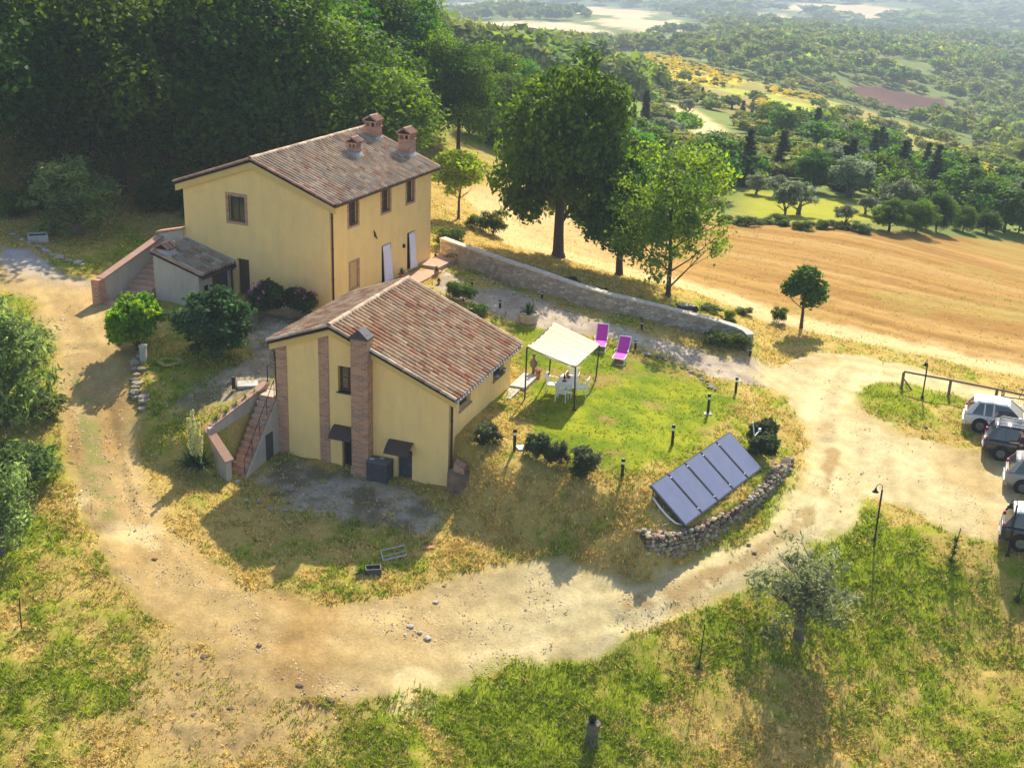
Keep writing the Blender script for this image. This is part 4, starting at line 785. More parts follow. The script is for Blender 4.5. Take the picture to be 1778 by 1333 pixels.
# rosemary bushes on the bank
rsm = npmesh('rosemary', *leaves(44, 60, ell(.32, .42, .5, .1, 1.1, .9, -.3), .15, .05, ((.06, .08, .035), (.11, .13, .06)), 95, elong=4.5, up=1.6, squash=1.4)[:3], leaf_m)
for px_, py_, hp, wd, lb in ((847,770,36,1.25,'dark rosemary bush close against the right wall of the small house'), (931,795,46,.95,'leftmost of the three rosemary bushes along the lawn edge'), (968,806,42,.9,'middle and slimmest of the three rosemary bushes along the lawn edge'), (1013,826,50,1.15,'rightmost and widest of the three rosemary bushes along the lawn edge'),
     (1325,765,42,1.3,'upper dark juniper bush beside the white pipe'), (1325,795,48,1.2,'lower dark juniper bush at the right end of the solar panels')):
    p = G(px_, py_); h = hp / pxm(p) * 1.12; t = thing('rosemary_bush' if 'rosemary' in lb else 'juniper_bush', lb, 'bush', p - np.array([0, 0, .08]), px_ * .1); t.scale = (h * wd, h * wd, h); link('foliage', rsm if 'rosemary' in lb else olf, t)
for px_, py_, hp, wd, lb, sd in ((805,522,38,1.2,'clipped green bush in the bed behind the small house ridge',1), (787,515,34,.8,'slender leafy bush in the bed behind the small house ridge',2), (830,548,26,1.5,'low spreading yellow green bush by the gravel path',0), (778,430,44,1.2,'ivy clump covering the upper end of the stone wall',1), (805,452,34,1.7,'ivy trailing below the upper end of the stone wall',2), (868,470,26,1.8,'trailing ivy lower along the stone wall foot',0),(925,488,22,1.8,'low ivy patch by the middle of the stone wall',1),(988,500,28,1.0,'upright ivy clump halfway down the stone wall',2),(1045,515,20,1.2,'small ivy clump before the ash trunk',0),
     (1245,600,32,1.5,'leafy green bush inside the curved end of the stone wall',1), (1282,606,36,1.2,'dark bush against the pillar of the stone wall',2), (1265,565,32,.8,'bush leaning on the bend of the stone wall',0), (1352,560,34,.8,'thin dry shrub at the field edge left of the young oak',1),(1230,540,16,2.5,'low dry brush beyond the stone wall',0),(1290,545,16,2.2,'low brush beyond the bend of the stone wall',1),
     (840,625,0,1,'',0)):
    if hp: tpx('bush', 'shrub', lb, 'shrub', px_, py_, hp, wd, sd)
# yucca
def spiky(mb, c, n, L_, w, rg, elev=(.1, 1.4), col=((.05, .09, .04), (.10, .15, .06)), droop=.35):
    for k in range(n):
        a = rg.uniform(0, 6.28); e = rg.uniform(*elev); l = L_ * rg.uniform(.7, 1.1); d = np.array([math.cos(a) * math.cos(e), math.sin(a) * math.cos(e), math.sin(e)]); s = np.array([-math.sin(a), math.cos(a), 0]) * w
        q = rg.random(); cc = tuple(np.array(col[0]) * (1 - q) + np.array(col[1]) * q); m1 = np.array(c) + d * l * .5; tip = np.array(c) + d * l - np.array([0, 0, droop * l * math.cos(e) ** 2])
        mb.poly([np.array(c) - s * .5, np.array(c) + s * .5, m1 + s, m1 - s], cc); mb.poly([m1 - s, m1 + s, tip], cc)
p = G(340, 822); YU = thing('yucca', 'yucca with tall cream flower spikes above dark blade leaves by the garden stair', 'plant', p, 0); rg = random.Random(8)
m = MB()
for k in range(5): spiky(m, (rg.uniform(-.35, .35), rg.uniform(-.3, .3), .35), 60, .85, .035, rg)
m.build('foliage', leafn, YU)
for k, (x, y, h) in enumerate(((0, 0, 2.9), (.22, .1, 2.3), (-.2, .05, 2.5), (.05, -.2, 2.0), (.35, -.1, 1.8), (-.05, .25, 2.2))):
    m = MB(); m.tube([(x * .5, y * .5, .3), (x, y, h)], .02, 5, (.25, .3, .12))
    for j in range(150): t = rg.uniform(.35, 1); a = rg.uniform(0, 6.28); r = (.19 * (1.15 - t) + .03) * rg.uniform(.3, 1.15); m.blob((x * t + r * math.cos(a), y * t + r * math.sin(a), .3 + (h - .3) * t), (.035, .035, .05), j, (rg.uniform(.6, .78), rg.uniform(.62, .75), rg.uniform(.25, .42)))
    m.build('flower_spike', leafn, YU)
# agave in stone pot
p = G(917, 560); AG = thing('stone_planter', 'round stone planter holding a dark agave on the gravel path', 'planter', p, 0)
m = MB(); m.lathe([(0, 0), (.42, 0), (.5, .1), (.52, .42), (.56, .46), (.56, .54), (.46, .54), (.45, .46), (0, .46)], 20); m.build('pot', mat('pale_stone', (.40, .34, .29), .9, .25, 4, .4), AG, True)
m = MB(); spiky(m, (0, 0, .45), 60, .75, .04, random.Random(4), (.35, 1.5), ((.025, .05, .02), (.06, .09, .04)), .15); m.build('agave', leafn, AG)
# ------------------------------------------------------------------ garden wall
WP = [(768,425),(800,428),(830,432),(880,448),(940,470),(1000,492),(1060,507),(1110,520),(1160,532),(1210,545),(1250,560),(1280,572),(1296,588),(1302,612)]
pts = PG(*[(a, b + 0) for a, b in [(768,443),(795,455),(830,470),(880,490),(940,507),(1000,525),(1060,540),(1110,550),(1160,562),(1210,575),(1250,586),(1276,594),(1292,603),(1300,612)]])
# wall top follows heights measured against the ground below it
GW = thing('garden_wall', 'long curved rubble stone wall with pale coping between garden and stubble field', 'wall', pts[6], 0); o6 = np.array(pts[6]); o6[2] = pts[6][2]
GW.location = [float(v) for v in o6]
def offs(P, w):
    P = [np.array(p) for p in P]; L_, R2 = [], []
    for i, p in enumerate(P):
        t = P[min(i + 1, len(P) - 1)] - P[max(i - 1, 0)]; t[2] = 0; t /= np.linalg.norm(t); n_ = np.array([-t[1], t[0], 0]); L_.append(p + n_ * w); R2.append(p - n_ * w)
    return L_, R2
wh = [1.0, 1.05, 1.15, 1.2, 1.1, 1.0, .9, .85, .85, .85, .85, .85, .9, .95]
Lp, Rp = offs(pts, .19); mw = MB(); mc = MB(); L2_, R2_ = offs(pts, .23)
for i in range(len(pts) - 1):
    for M_, A, B, zz in ((mw, Lp, Rp, (-.8, 0)), (mc, L2_, R2_, (0, .09))):
        q = []
        for lvl in (0, 1):
            for (P_, j) in ((A, i), (B, i), (B, i + 1), (A, i + 1)):
                p = P_[j] - o6; top = pts[j][2] - o6[2] + wh[j]; q.append((p[0], p[1], (top if zz[lvl] >= 0 and not (M_ is mw and lvl == 0) else 0) + (zz[lvl] if not (M_ is mw and lvl == 0) else pts[j][2] - o6[2] - .8)))
        M_.hexa(q[:4] + q[4:])
def stonewall(name, c1, c2, mor, sc=3.2):
    m = bpy.data.materials.new(name); m.use_nodes = True; nt = m.node_tree; L = nt.links.new; b = nt.nodes['Principled BSDF']; b.inputs['Roughness'].default_value = .95
    tc = nt.nodes.new('ShaderNodeTexCoord'); mp = nt.nodes.new('ShaderNodeMapping'); mp.inputs['Scale'].default_value = (1, 1, 1.7); L(tc.outputs['Object'], mp.inputs[0])
    v = nt.nodes.new('ShaderNodeTexVoronoi'); v.inputs['Scale'].default_value = sc; v2 = nt.nodes.new('ShaderNodeTexVoronoi'); v2.feature = 'DISTANCE_TO_EDGE'; v2.inputs['Scale'].default_value = sc
    L(mp.outputs[0], v.inputs['Vector']); L(mp.outputs[0], v2.inputs['Vector'])
    sp = nt.nodes.new('ShaderNodeSeparateColor'); L(v.outputs['Color'], sp.inputs[0]); mx = nt.nodes.new('ShaderNodeMix'); mx.data_type = 'RGBA'; mx.inputs[6].default_value = (*c1, 1); mx.inputs[7].default_value = (*c2, 1); L(sp.outputs[0], mx.inputs[0])
    mr = nt.nodes.new('ShaderNodeMapRange'); mr.inputs[1].default_value = .0; mr.inputs[2].default_value = .07; L(v2.outputs[0], mr.inputs[0]); m2 = nt.nodes.new('ShaderNodeMix'); m2.data_type = 'RGBA'; m2.inputs[6].default_value = (*mor, 1); L(mx.outputs[2], m2.inputs[7]); L(mr.outputs[0], m2.inputs[0])
    L(m2.outputs[2], b.inputs['Base Color']); bp = nt.nodes.new('ShaderNodeBump'); bp.inputs['Distance'].default_value = .03; L(mr.outputs[0], bp.inputs['Height']); L(bp.outputs[0], b.inputs['Normal']); return m
mw.build('rubble_wall', stonewall('rubble', (.27, .23, .18), (.50, .44, .36), (.34, .30, .25), 3.4), GW); mc.build('coping', mat('pale_coping', (.52, .46, .38), .9, .25, 3, .4), GW)
# stone retaining wall below the collectors: individual stones packed as one wall
wl_ = PG((1128,962),(1165,960),(1205,950),(1250,925),(1295,893),(1335,862),(1362,832),(1378,808))
RW = thing('dry_stone_wall', 'curved dry stone retaining wall of brown and cream rocks below the solar panels', 'wall', wl_[3], 0); m = MB(); rg = random.Random(21); o_ = np.array(wl_[3])
seg = [np.array(p) for p in wl_]; Ls = [np.linalg.norm(seg[i + 1][:2] - seg[i][:2]) for i in range(len(seg) - 1)]; tot = sum(Ls)
pal = [(.34, .26, .17), (.28, .21, .15), (.50, .42, .29), (.32, .21, .13), (.54, .47, .34), (.24, .19, .14), (.40, .32, .21)]
core = MB()
def along(s):
    for i, l in enumerate(Ls):
        if s <= l or i == len(Ls) - 1: t = seg[i + 1] - seg[i]; return seg[i] + t * (s / l), t / np.linalg.norm(t)
        s -= l
for s_ in np.arange(0, tot, .14):
    p, t = along(s_); nrm = np.array([-t[1], t[0], 0]); nrm /= np.linalg.norm(nrm); hh = .72 * (1 - .35 * (s_ / tot) ** 2)
    for lv in range(6):
        z = -.12 + lv * .16
        if z > hh: continue
        top = z > hh - .18
        for off in ((0.0, .2, .4, .58) if top else (0.0,)):
            if rg.random() < .12: continue
            q = p + nrm * (off + rg.uniform(-.05, .05) + lv * .03) + t * rg.uniform(-.06, .06); k = rg.uniform(.75, 1.25)
            m.blob(q - o_ + np.array([0, 0, z + rg.uniform(-.03, .03)]), (.11 * k, .10 * rg.uniform(.8, 1.3), .10 * rg.uniform(.8, 1.25)), rg.randrange(9999), tuple(c * rg.uniform(.8, 1.15) for c in rg.choice(pal)), .3)
for s_ in np.arange(0, tot - .5, .5):
    p, t = along(s_); q, t2 = along(min(tot, s_ + .5)); nn = np.array([-t[1], t[0], 0]); n2 = np.array([-t2[1], t2[0], 0]); hh = .60 * (1 - .35 * (s_ / tot) ** 2)
    A = [p + nn * .08, p + nn * .7, q + n2 * .7, q + n2 * .08]; core.hexa([tuple(a - o_ - [0, 0, .4]) for a in A] + [tuple(a - o_ + [0, 0, hh]) for a in A])
m.build('stones', stone_m, RW); core.build('rubble_core', mat('dark_soil', (.07, .055, .04), 1, .4, 6), RW)
# ------------------------------------------------------------------ solar collectors
LLc, LRc = at(1190, 913, -2.5), at(1324, 812, -2.5)
ud = (LRc - LLc); wid = np.linalg.norm(ud); ud /= wid; nb = np.array([-ud[1], ud[0], 0])
TLc = None; v = ray(1129, 842); best = None
for zt in np.linspace(-2.2, .6, 60):
    q = at(1129, 842, zt); e = abs((q - LLc) @ ud)
    if best is None or e < best[0]: best = (e, q)
TL_ = best[1]; dn = TL_ - LLc; dn = dn - ud * (dn @ ud); 
SC = thing('solar_collectors', 'row of five blue glass solar panels tilted on a frame above the dry stone wall', 'solar panels', LLc, math.atan2(ud[1], ud[0]))
slope = np.array([0, math.hypot(dn[0], dn[1]), dn[2]]); 
blue = mat('collector_glass', (.135, .15, .24), .22, .1, 1.5, spec=.9)
for k in range(5):
    a, b = wid * k / 5 + .03, wid * (k + 1) / 5 - .03; N = np.cross([1, 0, 0], slope); N /= np.linalg.norm(N)
    P = [np.array([a, 0, 0]), np.array([b, 0, 0]), np.array([b, 0, 0]) + slope, np.array([a, 0, 0]) + slope]
    fm = MB(); fm.hexa([p - N * .09 for p in P] + [p for p in P]); fo = fm.build('panel_frame', slate, SC)
    i_ = .05; sn = slope / np.linalg.norm(slope); P2 = [P[0] + np.array([i_, 0, 0]) + sn * i_, P[1] + np.array([-i_, 0, 0]) + sn * i_, P[2] + np.array([-i_, 0, 0]) - sn * i_, P[3] + np.array([i_, 0, 0]) - sn * i_]
    gm = MB(); gm.hexa([p + N * .001 for p in P2] + [p + N * .012 for p in P2]); gm.build('panel_glass', blue, fo)
    for f_ in (.12, .9):
        if k < 4: c_ = MB(); q = np.array([b + .03, 0, 0]) + slope * f_; c_.tube([q + [-.06, 0, .0], q + [.06, 0, .0]], .03, 8); c_.build('coupling', chrome, fo)
for k in range(3):
    x = wid * (.02 + .48 * k); bm = MB(); bm.tube([(x, slope[1] - .1, slope[2] - .12), (x, slope[1] - .1, -.6)], .03, 6); bm.tube([(x, .0, -.1), (x, slope[1] - .1, -.3)], .03, 6); bm.tube([(x, 0, -.08), (x, 0, -.7)], .03, 6); bm.build('support', slate, SC)
p = G(1185, 915); HS = thing('pipe', 'white insulated pipe curving into the lower left corner of the panels', 'pipe', G(1135, 868), 0); m = MB(); ref = np.array(HS.location)
m.tube([np.array(G(a, b)) - ref + [0, 0, .12] for a, b in ((1133,868),(1145,885),(1158,900),(1172,912),(1186,916))], .04, 8); m.build('insulation', white, HS, True)
m = MB(); m.tube([np.array(G(a, b)) - ref + [0, 0, .1] for a, b in ((1142,920),(1155,914),(1170,911),(1186,914))], .015, 6); m.build('hose', mat('green_hose', (.2, .3, .2), .5), HS, True)
p = G(1308, 775); WPi = thing('vent_pipe', 'thin white bent pipe sticking out of the junipers', 'pipe', p, math.atan2(ud[1], ud[0])); m = MB(); m.tube([(0, 0, 0), (0, 0, .5), (-.22, .05, 1.25)], .03, 8); m.tube([(0, 0, .5), (.5, 0, .62)], .03, 8); m.box(.46, .56, -.05, .05, .58, .72); m.build('pipe', white, WPi)
# ------------------------------------------------------------------ bollard lights
def bollard(px_, py_, h, lb, pad=False):
    p = G(px_, py_); t = thing('bollard_light', lb, 'garden light', p, 0); m = MB(); m.lathe([(0, 0), (.065, 0), (.065, h * .72), (0, h * .72)], 12); m.build('post', iron, t)
    m = MB(); m.lathe([(.0, h * .721), (.055, h * .721), (.055, h * .86), (0, h * .86)], 12); m.build('lens', white, t); m = MB(); m.lathe([(0, h * .861), (.085, h * .861), (.08, h * .94), (.05, h), (0, h)], 12); m.build('cap', iron, t)
    if pad: m = MB(); m.box(-.2, .2, -.17, .17, -.05, .03); m.build('base_slab', conc, t)
for a in ((893,782,.98,'black bollard light left of the three rosemary bushes'), (1080,829,.85,'black bollard light nearest the left end of the solar panels'), (1167,772,.95,'black bollard light between lawn and solar panels'), (1229,718,1.0,'black bollard light on a white slab at the right end of the lawn',True), (1277,683,.85,'black bollard light on the bank facing the track'),
  (1103,606,.5,'short garden light behind the nearer magenta lounger'), (1114,573,.5,'small garden light in the shaded bed along the path'), (941,519,.42,'small garden light beside the path above the planter'), (868,535,.45,'small garden light left of the stone planter'), (819,498,.42,'small garden light beside the upper path'), (756,450,.5,'small garden light at the terrace corner'), (1302,618,.45,'small light at the foot of the wall pillar')): bollard(*a)
p = G(908, 778); t = thing('stone_slab', 'small white slab beside the left bollard light', 'slab', p, .3); m = MB(); m.box(-.25, .25, -.2, .2, 0, .06); m.build('slab', white, t)
# ------------------------------------------------------------------ gazebo
gb = [(911,694),(997,712),(1034,660),(953,652)]; gt = [(915,603),(999,638),(1041,600),(961,562)]
gB = [G(*q) for q in gb]; hts = []
for (bx_, by_), (tx, ty), B in zip(gb, gt, gB):
    v = ray(tx, ty); hts.append(CH + v[2] * math.hypot(B[0], B[1]) / math.hypot(v[0], v[1]) - B[2])
GZ_ = thing('gazebo', 'garden gazebo with cream reed canopy on four black posts', 'gazebo', gB[0], 0); o_ = gB[0]; tops = []
for B, h_, (tx, ty) in zip(gB, hts, gt):
    h_ = max(1.6, min(2.6, h_)); T_ = at(tx, ty, B[2] + h_); T_ = B + np.array([0, 0, h_]) if np.hypot(*(T_ - B)[:2]) > .6 else T_; tops.append(T_ - o_)
    m = MB(); m.tube([B - o_ - [0, 0, .1], T_ - o_], .035, 8); m.lathe([(0, 0), (.12, 0), (.1, .04), (0, .05)], 10, tuple(B - o_)); m.build('post', iron, GZ_)
a, b, c_, d_ = tops; m = MB()
for p, q in ((a, b), (b, c_), (c_, d_), (d_, a)): m.tube([p, (p + q) / 2 + [0, 0, .02], q], .022, 6)
m.build('rail', iron, GZ_)
reed = mat('reed_canopy', (.78, .64, .38), .95, .12, 9)
n = 24; V_ = []; 
for j in range(n + 1):
    for i in range(n + 1):
        u, v_ = i / n, j / n; p = (a * (1 - u) + b * u) * (1 - v_) + (d_ * (1 - u) + c_ * u) * v_; z = -.16 * math.sin(v_ * math.pi) * .6 + .03 * math.sin(v_ * 40) - .12 * math.sin(u * math.pi) * (1 - v_) + .05; V_.append(tuple(p + np.array([0, 0, z])))
F_ = [(j * (n + 1) + i, j * (n + 1) + i + 1, (j + 1) * (n + 1) + i + 1, (j + 1) * (n + 1) + i) for j in range(n) for i in range(n)]
mb = MB(); mb.v = V_; mb.f = F_; mb.c = [None] * len(F_); cn = mb.build('canopy', reed, GZ_, True); cn.modifiers.new('s', 'SOLIDIFY').thickness = .02
# table
tp_ = G(986, 690); ta = math.atan2(*(gB[2] - gB[1])[[1, 0]]); ctr = sum(gB) / 4
axA = (gB[2] - gB[1]); rzT = math.atan2(axA[1], axA[0])
tp_ = G(984, 683); tp_[:2] = tp_[:2] + np.array([0, .0]); 
TB = thing('garden_table', 'white garden table with pale cloth under the gazebo', 'table', tp_, rzT)
m = MB(); m.box(-.55, .55, -.36, .36, .69, .72); m.build('table_top', white, TB); m = MB(); m.box(-.57, .57, -.38, .38, .721, .73)
for q in ((-.575, -.57, -.38, .38), (.57, .575, -.38, .38)): m.box(*q, .50, .73)
for q in ((-.385, -.38), (.38, .385)): m.box(-.57, .57, *q, .54, .73)
m.build('tablecloth', cloth, TB)
for x in (-.48, .48):
    for y in (-.3, .3): m = MB(); m.tube([(x * 1.08, y * 1.08, 0), (x, y, .69)], .025, 8); m.build('leg', white, TB)
def on_table(dx, dy): return np.array(tp_) + np.array([dx * math.cos(rzT) - dy * math.sin(rzT), dx * math.sin(rzT) + dy * math.cos(rzT), .731])
for nm, lb, dx, dy, prof, mm in (('bottle', 'dark bottle standing on the white garden table', -.1, .12, [(0, 0), (.045, 0), (.045, .2), (.015, .26), (.015, .33), (0, .33)], black), ('fruit_bowl', 'red bowl on the white garden table', .1, -.02, [(0, 0), (.06, 0), (.11, .09), (.09, .12), (0, .12)], mat('red_glaze', (.45, .06, .04), .4)),
    ('plate', 'dark plate at the near end of the garden table', -.35, .05, [(0, 0), (.1, 0), (.12, .02), (0, .02)], slate), ('jug', 'small terracotta jug at the far end of the garden table', .32, .1, [(0, 0), (.05, 0), (.07, .1), (.04, .17), (0, .17)], terra)):
    t = thing(nm, lb, nm.replace('_', ' '), on_table(dx, dy)); m = MB(); m.lathe(prof, 12); m.build('vessel', mm, t, True)
def chair(pos, rz, lb):
    t = thing('garden_chair', lb, 'chair', pos, rz, 'white chairs around the garden table')
    m = MB(); m.hexa([(-.24, -.22, .40), (.22, -.24, .41), (.22, .24, .41), (-.24, .22, .40), (-.24, -.22, .43), (.22, -.24, .44), (.22, .24, .44), (-.24, .22, .43)]); m.build('seat', white, t)
    m = MB(); K = 9
    for k in range(K):
        q = -.9 + 1.8 * k / (K - 1); y = .26 * math.sin(q); x = -.24 - .05 * math.cos(q)
        m.tube([(x + .05, y * .85, .42), (x - .06, y, .84)], .018, 5)
    m.tube([(-.34 + .06 * (1 - math.cos(q)), .27 * math.sin(q) * 1.1, .86 + .03 * math.cos(q)) for q in np.linspace(-1.5, 1.5, 11)], .03, 7); m.build('backrest', white, t)
    for s in (-1, 1):
        m = MB(); m.tube([(-.28, s * .28, .68), (-.1, s * .31, .66), (.14, s * .3, .64), (.2, s * .28, .58), (.2, s * .26, .42)], .025, 7); m.build('armrest', white, t)
        for x in (-.26, .22): m = MB(); m.tube([(x * 1.1, s * .25, 0), (x * .95, s * .22, .42)], .022, 6); m.build('leg', white, t)
ux, uy = math.cos(rzT), math.sin(rzT)
def tpos(dx, dy): q = np.array(tp_) + np.array([dx * ux - dy * uy, dx * uy + dy * ux, 0]); q[2] = hz(q[0], q[1]); return q
chair(tpos(-.95, 0), rzT, 'white plastic armchair at the near end of the garden table, back to the camera'); chair(tpos(-.05, .68), rzT - math.pi / 2, 'white plastic armchair on the house side of the garden table'); chair(tpos(.0, -.68), rzT + math.pi / 2, 'white plastic armchair on the lawn side of the garden table'); chair(tpos(.92, 0), rzT + math.pi, 'white plastic armchair at the far end of the garden table')
# loungers
mag = mat('magenta_fabric', (.58, .04, .40), .75, .08, 14)
def lounger(a, b, lb, up=.75):
    A, B = G(*a), G(*b); d = B - A; rz = math.atan2(d[1], d[0]); t = thing('sun_lounger', lb, 'sun lounger', A, rz, 'magenta loungers by the path'); z = .34
    prof = [(0, z), (.5, z), (1.05, z - .03), (1.75, z + .62)]
    for n_, i0, i1 in (('seat', 0, 2), ('backrest', 2, 3)):
        m = MB()
        for i in range(i0, i1): (x0, z0), (x1, z1) = prof[i], prof[i + 1]; m.hexa([(x0, -.27, z0 - .02), (x1, -.27, z1 - .02), (x1, .27, z1 - .02), (x0, .27, z0 - .02), (x0, -.27, z0), (x1, -.27, z1), (x1, .27, z1), (x0, .27, z0)])
        m.build(n_, mag, t)
    m = MB()
    for s in (-1, 1):
        m.tube([(x, s * .3, zz) for x, zz in prof], .018, 6); m.tube([(.3, s * .3, z), (.05, s * .3, 0), (.75, s * .3, 0.0), (.95, s * .3, z)], .016, 6); m.tube([(1.2, s * .3, .45), (.85, s * .34, .55), (.7, s * .34, .5)], .018, 6)
    m.tube([(0, -.3, z), (0, .3, z)], .018, 6); m.tube([(.05, -.3, .01), (.05, .3, .01)], .016, 6); m.tube([(1.75, -.3, z + .62), (1.75, .3, z + .62)], .018, 6); m.build('frame', white, t)
lounger((1072, 634), (1090, 603), 'magenta sun lounger in full view on the lawn near the path'); lounger((1040, 612), (1046, 588), 'magenta sun lounger half hidden behind the gazebo canopy')
# statue planter with pot near the gazebo
p = G(926, 648); t = thing('garden_ornament', 'dark carved garden figure with a black bollard cap beside the gazebo post', 'ornament', p); m = MB(); m.lathe([(0, 0), (.07, 0), (.07, .25), (.17, .4), (.2, .6), (.1, .72), (.06, .76), (.05, .85), (.1, .92), (.06, 1.0), (0, 1.0)], 10); m.build('figure', wood2, t, True)
p = G(934, 652); t = thing('flower_pot', 'small pot with pink flowers at the foot of the carved figure', 'flower pot', p); m = MB(); m.lathe([(0, 0), (.1, 0), (.14, .2), (0, .2)], 10); m.build('pot', terra, t)
m = MB(); rg = random.Random(2)
for k in range(40): m.blob((rg.uniform(-.12, .12), rg.uniform(-.12, .12), .25 + rg.uniform(-.03, .08)), (.06, .06, .05), k, rg.choice([(.6, .2, .25), (.1, .18, .05)]))
m.build('flowers', MATS['flowers'], t)
# terracotta pots by the doors
for px_, py_, lb, r in ((758,478,'red flower pot at the terrace edge corner',.16), (693,480,'terracotta pot with dark plant between the two curtained doors',.2), (305,524,'small white and red gnome pot on the planter wall',.12), (762,492,'tiny terracotta pot beside the red flower pot',.1)):
    p = G(px_, py_); 
    if px_ == 693: p = l2w(K1, Y1, .45, 6.6, .46)
    if px_ == 305: p = l2w(K1, Y1, -7.72, -3.9, .2)
    t = thing('flower_pot', lb, 'flower pot', p); m = MB(); m.lathe([(0, 0), (r * .7, 0), (r, r * 1.6), (r * 1.1, r * 1.7), (0, r * 1.7)], 12); m.build('pot', terra, t)
    m = MB(); spiky(m, (0, 0, r * 1.6), 40, r * 2, .03, random.Random(px_), (.2, 1.5), ((.05, .09, .03), (.12, .16, .05))); m.build('plant', leafn, t)
for k, (px_, py_) in enumerate(((372,722),(383,718),(392,716),(405,706),(410,702))):
    p = l2w(K2, Y2, -9.75 + k * .13, -2.3 + k * .55, 0); p[2] = hz(p[0], p[1]); t = thing('potted_plant', 'potted seedling in the row behind the stair wall coping', 'potted plant', p, 0, 'potted seedlings behind the stair wall'); m = MB(); m.lathe([(0, 0), (.1, 0), (.13, .22), (0, .22)], 10); m.build('pot', black, t)
    m = MB(); spiky(m, (0, 0, .2), 50, .35, .03, random.Random(k), (.2, 1.5), ((.10, .18, .04), (.22, .28, .07))); m.build('plant', leafn, t)
